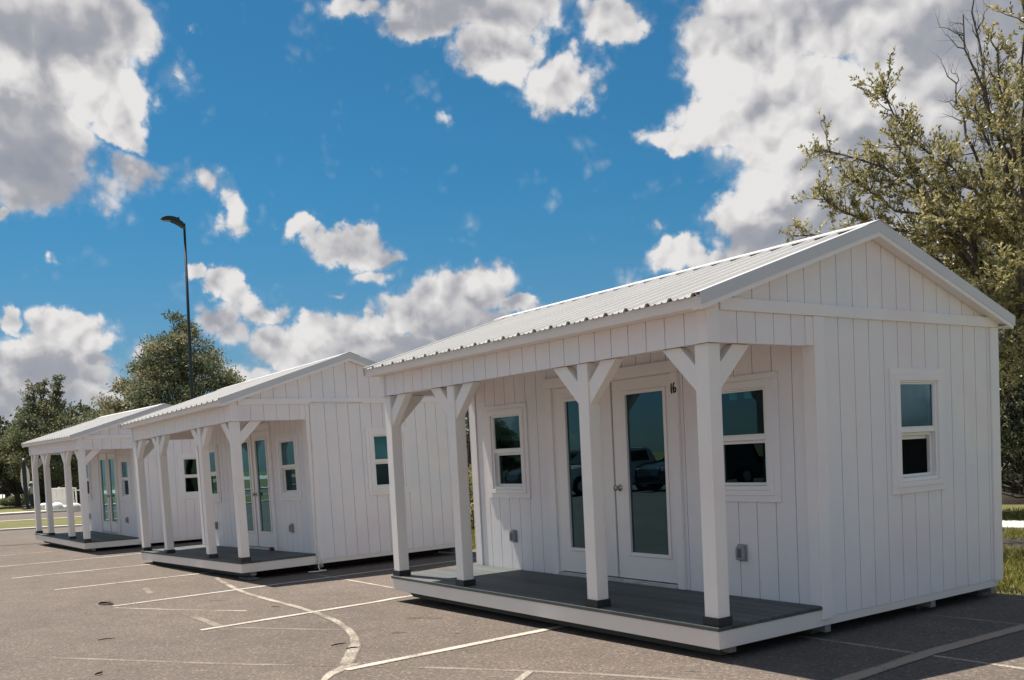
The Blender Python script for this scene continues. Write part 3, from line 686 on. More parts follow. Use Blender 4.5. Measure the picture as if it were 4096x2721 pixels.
def line_mat(name, paint, lo, hi, amount=1.0):
    m, nt, b = mat(name); c = asphalt_nodes(m, nt, b)
    n = noise(nt, 48, 5, .75, coord='World'); n2 = noise(nt, 2.5, 3, .5, coord='World')
    ad = N(nt, 'ShaderNodeMath', operation='MULTIPLY_ADD'); nt.links.new(n2.outputs['Fac'], ad.inputs[0]); ad.inputs[1].default_value = .6; nt.links.new(n.outputs['Fac'], ad.inputs[2])
    at = N(nt, 'ShaderNodeAttribute'); at.attribute_name = 'fade'      # the paint thins out towards its edges and ends
    sb = N(nt, 'ShaderNodeMath', operation='MULTIPLY_ADD'); nt.links.new(at.outputs['Fac'], sb.inputs[0]); sb.inputs[1].default_value = .42; nt.links.new(ad.outputs[0], sb.inputs[2])
    r = ramp(nt, sb.outputs[0], [(lo, (amount,)*3), (hi, (0,)*3)])
    c2 = mix(nt, r.outputs['Color'], c, paint); nt.links.new(c2, b.inputs['Base Color']); return m
M['line'] = line_mat('parking_line_paint', (.44,.42,.375), .80, 1.15)
M['line_worn'] = line_mat('worn_line_paint', (.47,.44,.37), .68, 1.18, .95)
M['line_ghost'] = line_mat('ghost_line_paint', (.38,.35,.30), .66, 1.12, .65)
M['line_brown'] = line_mat('dull_brown_line_paint', (.36,.28,.22), .98, 1.2, .95)

def grass_mat():
    m, nt, b = mat('grass'); n = noise(nt, .8, 4, .6, coord='World'); n2 = noise(nt, 26, 5, .7, coord='World')
    r = ramp(nt, n.outputs['Fac'], [(.3, (.085,.092,.022)), (.52, (.125,.122,.032)), (.7, (.175,.150,.055))])
    r2 = ramp(nt, n2.outputs['Fac'], [(.3, (.55,.6,.5)), (.6, (1.1,1.1,1.1)), (.75, (1.7,1.6,1.5))])
    c = mix(nt, 1, r.outputs['Color'], r2.outputs['Color'], 'MULTIPLY'); nt.links.new(c, b.inputs['Base Color'])
    b.inputs['Roughness'].default_value = .9; bump(nt, b, n2.outputs['Fac'], 1, .03); return m
M['grass'] = grass_mat()

def sheet(name, pts, z, m, kind='structure', th=None):
    b = MB()
    if th: b.prism([(x, y, z-th) for x, y in pts], (0, 0, th))
    else: b.poly([(x, y, z) for x, y in pts])
    return tag(b.build(name, m), kind=kind)
sheet('ground', [(-1500,-1500),(1500,-1500),(1500,1500),(-1500,1500)], -.040, M['grass'])
kv = Vector((1.35, 2.43, 0)).normalized()
def kx(y, x0=-33.45, y0=-.54): return x0 + (y-y0)*kv.x/kv.y
sheet('car_park', [(kx(-60),-60),(45,-60),(45,3.97),(-8.3,3.90),(-12,3.92),(-26,4.1),(kx(4.6),4.6)], 0, M['asphalt'], th=.12)
# kerb at the far end of the lot, then verge, lane, verge
def band(name, off0, off1, z, m, y0=-60, y1=40, th=None):
    return sheet(name, [(kx(y0)-off1, y0), (kx(y0)-off0, y0), (kx(y1)-off0, y1), (kx(y1)-off1, y1)], z, m, th=th)
band('kerb', -.02, .55, .055, M['concrete'], -60, 4.7, .10); band('verge', .57, 9.2, .06, M['grass'], th=.1)
band('kerb', 9.22, 9.7, .075, M['concrete'], th=.1); band('road', 9.72, 23.0, .0, M['asphalt'], th=.03)
band('kerb', 23.02, 23.5, .10, M['concrete'], th=.12); band('pavement', 25.6, 28.6, .03, M['concrete'], th=.06)
# pavement behind the cabins on the right
sheet('pavement', [(-7.5,10.02),(30,10.02),(30,11.25),(-7.5,11.25)], .035, M['concrete'], th=.09)
# mulch bed under the oak, darkened to carry the tree's shade on the grass
sheet('shaded_mulch_bed', [(-3.4,7.5),(-2.6,7.3),(.8,7.3),(1.4,8.0),(.8,8.7),(-2.0,8.9),(-3.6,8.6),(-3.8,8.0)], .012, M['mulch'], th=.05)

# ---- painted lines
def strip(pts, w, m, z=.001, name='parking_line', cls='structure', ends=None):
    ghost = m in (M['line_ghost'], M['line_worn']); z = {.001: .0040, .004: .0040, .006: .0046, .007: .0010, .0085: .0018, .009: .0022, .008: .0026, .010: .0032}.get(z, z)
    P = [Vector((x, y, 0)) for x, y in pts]; ws = list(w) if isinstance(w, (list, tuple)) else [w]*len(P)
    # resample so that the fade has somewhere to live
    q, qw = [], []
    for i in range(len(P)-1):
        k = max(1, int((P[i+1]-P[i]).length/.25))
        for j in range(k): q.append(P[i].lerp(P[i+1], j/k)); qw.append(ws[i]+(ws[i+1]-ws[i])*j/k)
    q.append(P[-1]); qw.append(ws[-1]); n = len(q); b = MB(); fade = []
    prof = [(-.58, 1.0), (-.34, .12 if ghost else .0), (.34, .12 if ghost else .0), (.58, 1.0)]
    for i, p in enumerate(q):
        t = (q[min(i+1, n-1)] - q[max(i-1, 0)]).normalized(); nv = Vector((-t.y, t.x, 0))
        e = min(i, n-1-i)/max(1, n-1); ef = max(0, 1-e*5) if m is M['line_ghost'] else 0
        for (s_, f_) in prof: v = p + nv*qw[i]*s_; b.v.append((v.x, v.y, z)); fade.append(max(f_, ef))
    for i in range(n-1):
        for k in range(3): b.f.append((i*4+k, (i+1)*4+k, (i+1)*4+k+1, i*4+k+1))
    o = b.build(name, m); at = o.data.attributes.new('fade', 'FLOAT', 'POINT'); at.data.foreach_set('value', fade)
    return tag(o, kind=cls)
strip([(-1.935,-1.99),(-2.052,.0),(-2.08,3.6)], .105, M['line'])
strip([(-4.82,-2.20),(-5.02,-.15),(-5.08,.10),(-5.16,3.6)], .10, M['line'])
strip([(-7.64,-2.40),(-7.78,-.49),(-7.93,1.6),(-7.99,3.1),(-8.0,3.8)], .10, M['line'])
strip([(-10.41,-2.60),(-10.42,-.6),(-10.6,3.6)], .10, M['line'])
strip([(-13.14,-2.79),(-13.09,-.57),(-13.2,3.6)], .10, M['line'])
strip([(-16.05,-2.9),(-15.93,-.9),(-16.0,3.6)], .10, M['line'])
strip([(-19.45,-3.0),(-19.27,-1.0),(-19.3,3.6)], .09, M['line_worn'])
strip([(-22.3,-3.1),(-22.2,-.8)], .09, M['line_worn']); strip([(-25.2,-3.2),(-25.1,-1.2)], .09, M['line_ghost'])
cv = [(-9.6,-.50),(-9.35,-.562),(-7.91,-.792),(-7.2,-.869),(-6.34,-.90),(-5.49,-.914),(-4.81,-.959),(-4.15,-1.045),(-3.61,-1.176),(-3.21,-1.31),(-2.84,-1.473),(-2.54,-1.649),(-2.26,-1.816),(-2.05,-1.96),(-1.95,-2.06),(-1.86,-2.16),(-1.70,-2.28)]
strip(cv, [.085]*10+[.11,.12,.125,.13,.12,.08,.05], M['line_worn'], .008, 'curved_line')
strip([(-2.11,-1.86),(-1.94,-2.02)], .17, M['line_worn'], .010, 'curved_line')
strip([(-7.476,-2.421),(-6.606,-1.951),(-5.721,-1.417)], .05, M['line_worn'], .007, 'faded_line')
strip([(-4.9,-2.02),(-4.156,-1.577),(-3.388,-1.072)], .05, M['line_ghost'], .007, 'faded_line')
strip([(-4.75,-3.76),(-4.035,-3.286),(-3.259,-2.785),(-2.721,-2.416),(-2.146,-1.979)], .06, M['line_ghost'], .007, 'faded_line')
strip([(-1.915,-1.814),(-1.48,-1.491),(-.851,-1.083),(-.359,-.792),(.217,-.512),(1.2,.1)], .06, M['line_ghost'], .007, 'faded_line')
strip([(-.63,-1.33),(-.81,-1.086)], .07, M['line_worn'], .009, 'faded_line'); strip([(.05,-.33),(-.12,-.14)], .09, M['line_ghost'], .009, 'faded_line')
strip([(-6.098,-1.954),(-4.974,-1.98),(-4.517,-2.018)], .10, M['line_ghost'], .0085, 'faded_line')
strip([(-9.5,-1.58),(-8.331,-1.756)], .10, M['line_ghost'], .007, 'faded_line')
strip([(-8.6,.60),(-7.266,.583),(-5.7,.555)], .06, M['line_worn'], .007, 'faded_line')
strip([(-.2,1.112),(.302,1.109),(.9,1.11),(2.4,1.125)], .055, M['line_worn'], .007, 'faded_line')
strip([(-.2,2.53),(.4,2.535),(1.6,2.56)], .05, M['line_ghost'], .007, 'faded_line'); strip([(-.1,3.68),(1,3.67)], .04, M['line_ghost'], .007, 'faded_line')
strip([(.96,-.9),(.945,.13),(.88,1.2),(.90,2.4),(.90,3.8)], .115, M['line_brown'], .004)
strip([(.957+.055,-.9),(.945+.057,.13),(.88+.057,1.2),(.90+.057,2.4),(.90+.057,3.8)], .012, M['line_worn'], .006, 'faded_line')
strip([(.96-.055,-.9),(.945-.057,.13),(.88-.057,1.2),(.90-.057,2.4),(.90-.057,3.8)], .012, M['line_worn'], .006, 'faded_line')
# dark stains
def stain_mat():
    m, nt, b = mat('oil_stain'); c = asphalt_nodes(m, nt, b); c2 = mix(nt, .62, c, (.035,.026,.022)); nt.links.new(c2, b.inputs['Base Color']); return m
M['stain'] = stain_mat()
def blob(x, y, rx, ry, ang=0, z=.0008):
    b = MB(); n = 22; ph = rnd.random()*6
    pts = []
    for i in range(n):
        t = 2*math.pi*i/n; r = 1+.22*math.sin(3*t+ph)+.12*math.sin(7*t+ph*2)
        u, v = rx*r*math.cos(t), ry*r*math.sin(t); pts.append((x+u*math.cos(ang)-v*math.sin(ang), y+u*math.sin(ang)+v*math.cos(ang), z))
    b.poly(pts); tag(b.build('oil_stain', M['stain']), kind='structure')
for s in ((-3.61,-.42,.13,.035,.8),(-3.03,-.95,.07,.05,.8),(-3.42,-.30,.06,.02,.8),(-23.4,-1.3,.9,.25,1.0),(-2.55,-.62,.05,.02,.5),(-6.9,-1.35,.12,.03,.9)): blob(*s)

# ---- twigs and leaves lying on the asphalt
M['twig'] = simple('dry_twig', (.045,.032,.025), .9, 0, .3, 30)
def twig(p0, p1, r, label, bend=.02, side=None):
    a, c = Vector((*p0, .012)), Vector((*p1, .012)); mid = (a+c)/2 + Vector((bend, bend*.5, .006)); b = MB()
    b.tube([a, (a+mid)/2+Vector((0,.004,.002)), mid, (mid+c)/2+Vector((.004,0,0)), c], [r*.6, r, r*.9, r*.7, r*.4], 6)
    if side: b.tube([mid, mid+Vector((*side, .012))], [r*.5, r*.2], 5)
    return tag(b.build('twig', M['twig'], smooth=True), label, 'twig', 'twigs lying on the asphalt')
def gp(u, v, z=.0):     # pixel of the 4096 px photograph -> ground point
    d = fwd + rr*((u-CX)/F_) - uu*((v-CY)/F_); t = (z-CAMP[2])/d.z; return (CAMP[0]+d.x*t, CAMP[1]+d.y*t)
Z7 = lambda x, y: gp(x*1500/2361, 2050+y*1500/2361)
twig(Z7(2085,847), Z7(2180,830), .007, 'dark twig just left of the curved white line')
twig(Z7(2180,867), Z7(2262,856), .007, 'dark twig lying across the curved white line')
twig(Z7(598,1030), Z7(645,1015), .009, 'short dark twig near the bottom left of the car park', .01, (.03,.02))
twig(Z7(615,812), Z7(722,798), .006, 'long pale twig alone on the open asphalt')
twig(Z7(1705,601), Z7(1772,603), .004, 'thin twig between two long parking lines')
b = MB(); c = Vector((*Z7(668,581), .004)); ax = Vector((.85,.52,0)); nx = Vector((-.52,.85,0))
ws_ = [.004,.022,.040,.046,.038,.020,.003]
for i, w_ in enumerate(ws_):
    p = c + ax*(-.13+.043*i); h = .004+.022*math.sin(i/6*math.pi)
    b.v += [tuple(p-nx*w_+Vector((0,0,h*1.6))), tuple(p+Vector((0,0,h*.5))), tuple(p+nx*w_+Vector((0,0,h*1.4)))]
for i in range(6):
    for k in (0, 1): b.f.append((i*3+k, (i+1)*3+k, (i+1)*3+k+1, i*3+k+1))
o = b.build('dead_leaf', M['twig'], smooth=True); sm = o.modifiers.new('s', 'SOLIDIFY'); sm.thickness = .003
tag(o, 'curled brown dead leaf at the end of a parking line', 'leaf')
# small red-black block left on the deck of the middle cabin
b = MB(); b.box(-.05,.05,-.03,.03,0,.035); b.box(-.035,.045,-.025,.02,.0352,.06); q = Matrix.Rotation(.035, 3, 'Z') @ Vector((-1.235, .985, 0))
o = b.build('rubber_doorstop', M['red'], bevel=.006, loc=(-8.689+q.x, -.416+q.y, .021+.251+.010)); tag(o, 'small dark red block on the deck by the middle cabin door', 'doorstop')
# boards packed under the near corner of the middle cabin
b = MB(); b.box(-.34,.10,.05,.19,-.006,.024); o = b.build('packing_board', M['skid'], bevel=.005, loc=(-8.66,-.40,.012), rot=(0,0,.035)); tag(o, 'weathered board lying under the near corner of the middle cabin', 'board')

# ------------------------------------------------------------ vegetation
def apx(u, v, dist):    # point on the sight line of photograph pixel (u,v) at a horizontal distance
    d = fwd + rr*((u-CX)/F_) - uu*((v-CY)/F_); t = dist/math.hypot(d.x, d.y); return Vector(CAMP) + d*t

def leaf_mesh(name, pos, dirs, length, width, tone, material, parent, rng, fold=.25):
    """pos, dirs: (n,3) arrays; every leaf is a folded diamond of two faces"""
    n = len(pos); L_ = length*(.65+.7*rng.random(n))[:, None]; Wd = width*(.7+.6*rng.random(n))[:, None]
    d = dirs/np.maximum(np.linalg.norm(dirs, axis=1, keepdims=True), 1e-6)
    r = rng.normal(size=(n, 3)); s = np.cross(d, r); s /= np.maximum(np.linalg.norm(s, axis=1, keepdims=True), 1e-6)
    nn = np.cross(d, s)
    a = pos; b = pos + d*L_; m = pos + d*L_*.5 - nn*Wd*fold
    l = m + s*Wd*.5 + nn*Wd*fold; r2 = m - s*Wd*.5 + nn*Wd*fold
    V = np.stack([a, l, b, r2], 1).reshape(-1, 3)
    me = bpy.data.meshes.new(name); me.vertices.add(4*n); me.vertices.foreach_set('co', V.astype(np.float32).ravel())
    me.loops.add(6*n); me.polygons.add(2*n)
    base = (np.arange(n)*4)[:, None]; idx = (base + np.array([[0, 1, 2, 0, 2, 3]])).ravel()
    me.loops.foreach_set('vertex_index', idx.astype(np.int32))
    me.polygons.foreach_set('loop_start', (np.arange(2*n)*3).astype(np.int32)); me.polygons.foreach_set('loop_total', np.full(2*n, 3, np.int32))
    me.update(calc_edges=True)
    at = me.attributes.new('tone', 'FLOAT', 'POINT'); at.data.foreach_set('value', np.repeat(tone, 4).astype(np.float32))
    me.materials.append(material)
    o = bpy.data.objects.new(name, me); col.objects.link(o)
    if parent: o.parent = parent
    return o

def wander(rng, p0, p1, n, amp):
    pts = [Vector(p0).lerp(Vector(p1), i/n) for i in range(n+1)]; Ln = (Vector(p1)-Vector(p0)).length
    off = Vector((0,0,0))
    for i in range(1, n):
        off = off*.7 + Vector(rng.normal(size=3))*amp*Ln/n
        pts[i] = pts[i] + off
    return pts

def twiggy(rng, wood, tips, pts, r0, density, sub, twig, upb=.25, start=.25, bare=False):
    """side branches and twigs along a limb; leaf sites are collected in tips"""
    n = len(pts)-1; tot = sum((pts[i+1]-pts[i]).length for i in range(n)); k = int(tot*density)
    for _ in range(k):
        t = start + (1-start)*rng.random()**.8; x = t*n; i = min(int(x), n-1); p = pts[i].lerp(pts[i+1], x-i); d = (pts[i+1]-pts[i]).normalized()
        q = (d*.9 + Vector(rng.normal(size=3))*.62 + Vector((0,0,upb))).normalized()
        ln = sub*(.5+.8*rng.random())*(1.15-.5*t); e = p + q*ln; sp = wander(rng, p, e, 4, .25)
        wood.tube(sp, [r0*.30, r0*.24, r0*.18, r0*.12, r0*.06], 4, False)
        m = int(ln/.075)+1
        for j in range(m):
            u = .2+.8*rng.random(); y = u*4; a = min(int(y), 3); pp = sp[a].lerp(sp[a+1], y-a); dd = (q*.8 + Vector(rng.normal(size=3))*.6 + Vector((0,0,.25))).normalized()
            ee = pp + dd*twig*(.5+.8*rng.random())
            wood.tube([pp, ee], [r0*.07, r0*.03], 3, False)
            if not bare: tips.append((pp, ee))

def guided_tree(name, label, cat, base, fork, limbs, density=7, sub=.5, twig=.2, leaves=9, size=(.058,.022), material='oak_leaf', seed=1, group=None, r0=.05, trunk_r=.14):
    rng = np.random.default_rng(seed); root = empty(name, base); tag(root, label, cat, group); B = Vector(base)
    wood = MB(); tips = []
    tp = wander(rng, (0,0,-.05), Vector(fork)-B, 5, .10); wood.tube(tp, [trunk_r*1.3, trunk_r, trunk_r*.92, trunk_r*.85, trunk_r*.8, trunk_r*.7], 10)
    trunk = wood.build('trunk', M['bark'], root, smooth=True)
    wood = MB()
    for via, tip, dens, bare in limbs:
        F = Vector(fork)-B; v = Vector(via)-B; t = Vector(tip)-B
        st = F if (v-F).length > .3 else F
        p = wander(rng, st, v, 4, .12) + wander(rng, v, t, 5, .14)[1:]
        n = len(p)-1; wood.tube(p, [r0*(1-.85*i/n)+.004 for i in range(n+1)], 6, False)
        twiggy(rng, wood, tips, p, r0, density*dens, sub, twig, bare=bare)
    wood.build('branch', M['bark'], root)
    pos, dr, tone = [], [], []
    for a, b in tips:
        base_t = rng.random()
        for k in range(leaves):
            u = .15+.95*rng.random(); p = a.lerp(b, u); pos.append(tuple(p)); d = (b-a).normalized()*.8 + Vector(rng.normal(size=3))*.6 + Vector((0,0,.15)); dr.append(tuple(d))
            tone.append(min(1, max(0, .5*base_t + .5*rng.random() + rng.normal()*.08)))
    leaf_mesh('crown', np.array(pos), np.array(dr), size[0], size[1], np.array(tone), M[material], root, rng)
    return root

def clump_tree(name, label, cat, base, prof, clumps, per, size, material, seed, group=None, clump_r=(.5,.9), trunk_r=.2, leaders=(), trunk_to=.7, squash=.75, inner=.35, offset=(0,0)):
    """prof: [(z, radius)] of the crown; leaves sit in uneven clumps, gaps between them"""
    rng = np.random.default_rng(seed); root = empty(name, base); tag(root, label, cat, group)
    zs = [p[0] for p in prof]; rs = [p[1] for p in prof]; z0, z1 = zs[0], zs[-1]
    wood = MB(); top = Vector((offset[0]*.5, offset[1]*.5, z0+(z1-z0)*trunk_to)); tp = wander(rng, (0,0,-.05), top, 6, .06)
    wood.tube(tp, [trunk_r*(1.25-.95*i/6) for i in range(7)], 8)
    C_, Rr, T = [], [], []
    w = np.array(rs); zz = np.linspace(z0, z1, 60); rr_ = np.interp(zz, zs, rs); pr = (rr_+.3)/np.sum(rr_+.3)
    for i in range(clumps):
        z = rng.choice(zz, p=pr); R0 = np.interp(z, zs, rs); a = rng.random()*2*math.pi; q = inner+(1-inner)*rng.random()**.5
        wob = 1+.16*math.sin(3*a+seed)+.10*math.sin(5*a+2*seed+z)
        c = Vector((R0*q*math.cos(a)*wob+offset[0], R0*q*math.sin(a)*wob+offset[1], z)); r = clump_r[0]+(clump_r[1]-clump_r[0])*rng.random()
        r = min(r, .35+R0*.5); C_.append(c); Rr.append(r); T.append(rng.random())
        k = min(5, max(1, int(5*(z-z0)/(z1-z0)))); st = tp[k]
        if (c-st).length > .3: wood.tube(wander(rng, st, c, 3, .12), [trunk_r*.30, trunk_r*.2, trunk_r*.12, trunk_r*.05], 4, False)
    for (lp, r, n) in leaders:
        lp = [Vector(p)-Vector(base) for p in lp]; m = len(lp)-1; wood.tube(lp, [trunk_r*.5*(1-.85*i/m)+.01 for i in range(m+1)], 5, False)
        for i in range(n):
            x = (i+.5)/n*m; j = min(int(x), m-1); c = lp[j].lerp(lp[j+1], x-j) + Vector(rng.normal(size=3))*r*.8; C_.append(c); Rr.append(r*(.6+.6*rng.random())); T.append(rng.random())
            wood.tube([lp[j].lerp(lp[j+1], x-j), c+(c-lp[j].lerp(lp[j+1], x-j))*.5], [.03, .01], 3, False)
    wood.build('trunk', M['bark'], root, smooth=True)
    P_, D_, TT = [], [], []
    for c, r, t in zip(C_, Rr, T):
        n = int(per*(r/clump_r[1])**1.6*(.7+.6*rng.random())); v = rng.normal(size=(n, 3)); v /= np.linalg.norm(v, axis=1, keepdims=True)
        rad = r*(rng.random(n)**.45)[:, None]*(1+.35*rng.normal(size=n)[:, None]*.5); p = v*rad; p[:, 2] *= squash
        P_.append(p + np.array(c)); D_.append(v*.6 + rng.normal(size=(n, 3))*.6 + np.array([0, 0, .2])); TT.append(np.clip(.55*t+.45*rng.random(n), 0, 1))
    leaf_mesh('crown', np.concatenate(P_), np.concatenate(D_), size[0], size[1], np.concatenate(TT), M[material], root, rng)
    return root

# --- oak at the right, reaching over the nearest cabin
OB = apx(4215, 1800, 14.6); OB.z = .0
fork = apx(4165, 1500, 14.6)
lim = []
def LM(via, tip, dens=1, bare=False): lim.append((apx(*via), apx(*tip), dens, bare))
LM((3800,960,14.3), (3276,775,13.7), 1.15); LM((3780,860,14.2), (3300,600,14.0), 1.2); LM((3820,780,14.6), (3525,350,14.4), 1.25)
LM((3850,1100,15.2), (3180,945,15.6), .9); LM((3830,820,14), (3575,560,13.9), .9); LM((3740,900,14), (3420,720,14.3), 1.1)
LM((3930,700,14.4), (3824,330,14.6), .6, True); LM((3990,520,14.2), (3853,60,14.2), .6, True); LM((3960,500,14.6), (3905,-60,14.8), .5, True)
LM((4060,620,14.2), (3992,190,14.0), .95); LM((4090,500,14.6), (4080,-80,14.6), .75); LM((4130,500,14.8), (4250,-200,14.6), .8)
LM((4000,700,14.0), (3900,430,14.3), .7); LM((3970,860,13.8), (3760,640,13.5), 1.2); LM((4020,800,13.5), (4030,420,13.3), .8)
LM((3950,1000,15.0), (3640,1000,15.4), 1.3); LM((3960,1060,14.6), (3700,1090,14.3), 1.5); LM((3980,960,13.9), (3720,850,13.5), 1.3); LM((4000,1100,15.6), (3800,1180,15.9), 1.2)
LM((4040,1000,14.0), (3860,880,13.2), 1.3); LM((4060,900,15.2), (3950,700,15.6), 1.2); LM((4040,1200,14.8), (3840,1260,14.9), 1.5); LM((4060,1260,15.0), (3930,1340,15.4), 1.5)
LM((4080,1100,13.6), (4000,1120,13.0), 1.3); LM((4110,1000,13.8), (4100,760,13.2), 1.3); LM((4120,900,15.0), (4120,560,15.4), 1.2); LM((4080,1300,14.2), (4010,1480,13.9), 1.6); LM((4100,1380,15.0), (4030,1600,15.3), 1.5)
LM((4120,1250,13.8), (4120,1450,13.2), 1.5); LM((4170,1100,14.2), (4330,950,14.0), .8); LM((4200,900,14.6), (4420,600,14.6), .7); LM((4200,1250,14.8), (4430,1250,15.0), .7); LM((4180,700,14.4), (4340,250,14.6), .7)
LM((4060,1150,14.4), (3980,1240,14.0), 1.5); LM((4090,1180,14.9), (4070,1350,14.8), 1.5)
guided_tree('oak_tree', 'tall loose crowned oak tree with olive leaves, behind the right end of the nearest cabin', 'tree', tuple(OB), tuple(fork), lim, density=8.2, sub=.46, twig=.19, leaves=12, size=(.058,.024), seed=11, r0=.030, trunk_r=.13)

# --- glossy dark shrub, mound and wall behind it
q = apx(4140, 1900, 20.0)
clump_tree('holly_bush', 'dark glossy rounded bush in front of the pale building, under the oak', 'bush', (q.x, q.y, 0), [(.62,1.1),(1.2,1.7),(1.9,1.7),(2.6,1.3),(3.0,.4)], 150, 300, (.095,.05), 'holly_leaf', 5, clump_r=(.30,.5), trunk_r=.07)
q = Vector((*gp(4125, 1992), 0)); b = MB(); n = 28
for i in range(8):
    t = i/7*math.pi/2
    for k in range(n):
        a = 2*math.pi*k/n; r = 1.55*math.cos(t)*(1+.06*math.sin(3*a)); b.v.append((q.x+r*math.cos(a)*1.25, q.y+r*math.sin(a), -.05+.62*math.sin(t)+.02*math.sin(9*a+i)))
for i in range(7):
    for k in range(n): b.f.append((i*n+k, i*n+(k+1)%n, (i+1)*n+(k+1)%n, (i+1)*n+k))
tag(b.build('mulch_mound', M['mulch'], smooth=True), 'dark brown mulch mound on the grass below the glossy bush', 'mulch mound')

# --- greenery between the middle and the nearest cabin
clump_tree('flowering_shrub', 'small olive leaved shrub on the grass in the gap between two cabins', 'shrub', (-14.3, 7.1, 0), [(.12,.6),(.5,.95),(.95,.8),(1.25,.3)], 60, 220, (.06,.03), 'oak_leaf', 21, clump_r=(.2,.36), trunk_r=.03)
clump_tree('evergreen_tree', 'dark evergreen tree behind the small shrub in the gap between two cabins', 'tree', (-18.2, 9.6, 0), [(.5,1.5),(1.6,2.1),(3.0,2.0),(3.9,1.2)], 90, 230, (.11,.055), 'dark_leaf', 22, clump_r=(.4,.65), trunk_r=.12)

# --- the big tree behind the lamp pole
clump_tree('magnolia_tree', 'large dense broad tree right behind the tall black lamp pole', 'tree', (-48.2, 10.45, 0), [(1.2,3.6),(3.4,4.4),(5.2,4.0),(6.6,2.9),(8.0,1.85),(9.3,.9),(10.3,.2)], 330, 380, (.17,.08), 'far_leaf', 31, clump_r=(.42,.85), trunk_r=.22, inner=.45, squash=.6)

# --- the thin topped tree at the left, with bare leaders
TA = apx(225, 1950, 80)
def AL(*p): return [apx(*x) for x in p]
lead = [(AL((215,1700,80),(214,1640,80),(213,1580,80),(222,1512,80)), .26, 20), (AL((212,1640,80),(232,1600,80),(252,1560,80)), .15, 6), (AL((216,1600,80),(236,1560,80),(240,1512,80)), .18, 11), (AL((180,1690,80),(172,1620,80),(176,1560,80),(182,1528,80)), .22, 16), (AL((150,1690,80),(140,1620,80),(128,1530,80)), .24, 16), (AL((150,1660,80),(118,1600,80),(100,1572,80)), .18, 11), (AL((230,1680,80),(290,1650,80),(328,1598,80)), .24, 9), (AL((190,1660,80),(160,1580,80),(158,1540,80)), .18, 12)]
clump_tree('thin_topped_tree', 'bushy brownish tree with thin bare upright leaders, left of the far cabin roof', 'tree', (TA.x, TA.y-.3, 0), [(2.3,2.6),(3.2,3.3),(4.6,3.2),(6.0,2.6),(7.2,1.4),(7.7,.4)], 150, 260, (.22,.10), 'far_leaf', 41, clump_r=(.45,.8), trunk_r=.16, leaders=lead, inner=.3)
G1 = 'trees in the background on the left'
def bgtree(u, dist, h, R0, label, seed, material='dark_leaf', z0=.3, n=90, name='background_tree'):
    q = apx(u, 1900, dist)
    clump_tree(name, label, 'tree', (q.x, q.y, 0), [(z0,R0*.8),(h*.35,R0),(h*.65,R0*.85),(h*.88,R0*.5),(h,R0*.12)], n, 210, (.26,.13), material, seed, G1, clump_r=(.55,1.0), trunk_r=.2, inner=.3)
bgtree(-45, 84, 7.0, 3.0, 'dark tree cut off by the left edge of the photo, beside the thin topped tree', 51, 'dark_leaf', 2.6)
bgtree(62, 88, 6.4, 2.6, 'low olive tree between the left edge and the thin topped tree', 52, 'far_leaf', 2.5)
bgtree(345, 92, 6.9, 2.6, 'round brownish tree just above the eave of the farthest cabin', 53, 'far_leaf')
bgtree(450, 104, 10.2, 3.0, 'dark pine showing between the thin topped tree and the large dense tree', 54, 'dark_leaf')
bgtree(360, 108, 9.2, 1.6, 'narrow dark pine left of the round dark pine', 58, 'dark_leaf')
bgtree(168, 99, 5.6, 1.7, 'deep shaded tree behind the short black post', 55, 'dark_leaf', .2)
bgtree(215, 101, 5.8, 3.4, 'deep shaded tree behind the white barrier', 56, 'dark_leaf', .2)
bgtree(300, 103, 5.8, 3.6, 'deep shaded tree seen through the posts of the farthest cabin, right of the barrier', 57, 'dark_leaf', .2)
bgtree(20, 103, 5.4, 3.4, 'deep shaded tree behind the black fence at the left edge', 59, 'dark_leaf', 2.6)
def hedge(u, v, hh, rw, label, seed, mtl='far_leaf'):
    q = gp(u, v); clump_tree('low_bush', label, 'bush', (q[0], q[1], 0), [(.12,rw*.9),(hh*.5,rw),(hh,rw*.6)], 40, 150, (.14,.07), mtl, seed, clump_r=(.2,.34), trunk_r=.04)
hedge(56, 2022, .62, .85, 'low clipped bush on the grass left of the short black post', 61)
hedge(305, 2020, .85, .75, 'low dark bush right of the white barrier', 62, 'dark_leaf')
hedge(170, 2025, .9, .6, 'low dark bush left of the white barrier', 63, 'dark_leaf')

# ------------------------------------------------------------ grass blades near the cabins
def blades(name, n, area, h, seed):
    rng = np.random.default_rng(seed); pts = []
    for (x0, x1, y0, y1, k) in area:
        m = int(n*k); x = x0+(x1-x0)*rng.random(m); y = y0+(y1-y0)*rng.random(m); pts.append(np.stack([x, y, np.full(m, -.04)], 1))
    p = np.concatenate(pts); d = np.stack([rng.normal(size=len(p))*.45, rng.normal(size=len(p))*.45, np.ones(len(p))], 1)
    o = leaf_mesh(name, p, d, h, .010, rng.random(len(p)), M['grass_blade'], None, rng, .1); tag(o, kind='stuff'); return o
blades('grass_blades', 30000, [(-3.6,1.5,3.99,7.6,.60),(-3.8,.5,8.5,10.0,.20),(-13.5,-8.2,3.95,7.2,.28),(-5.5,-1.5,11.3,14,.15)], .105, 3)

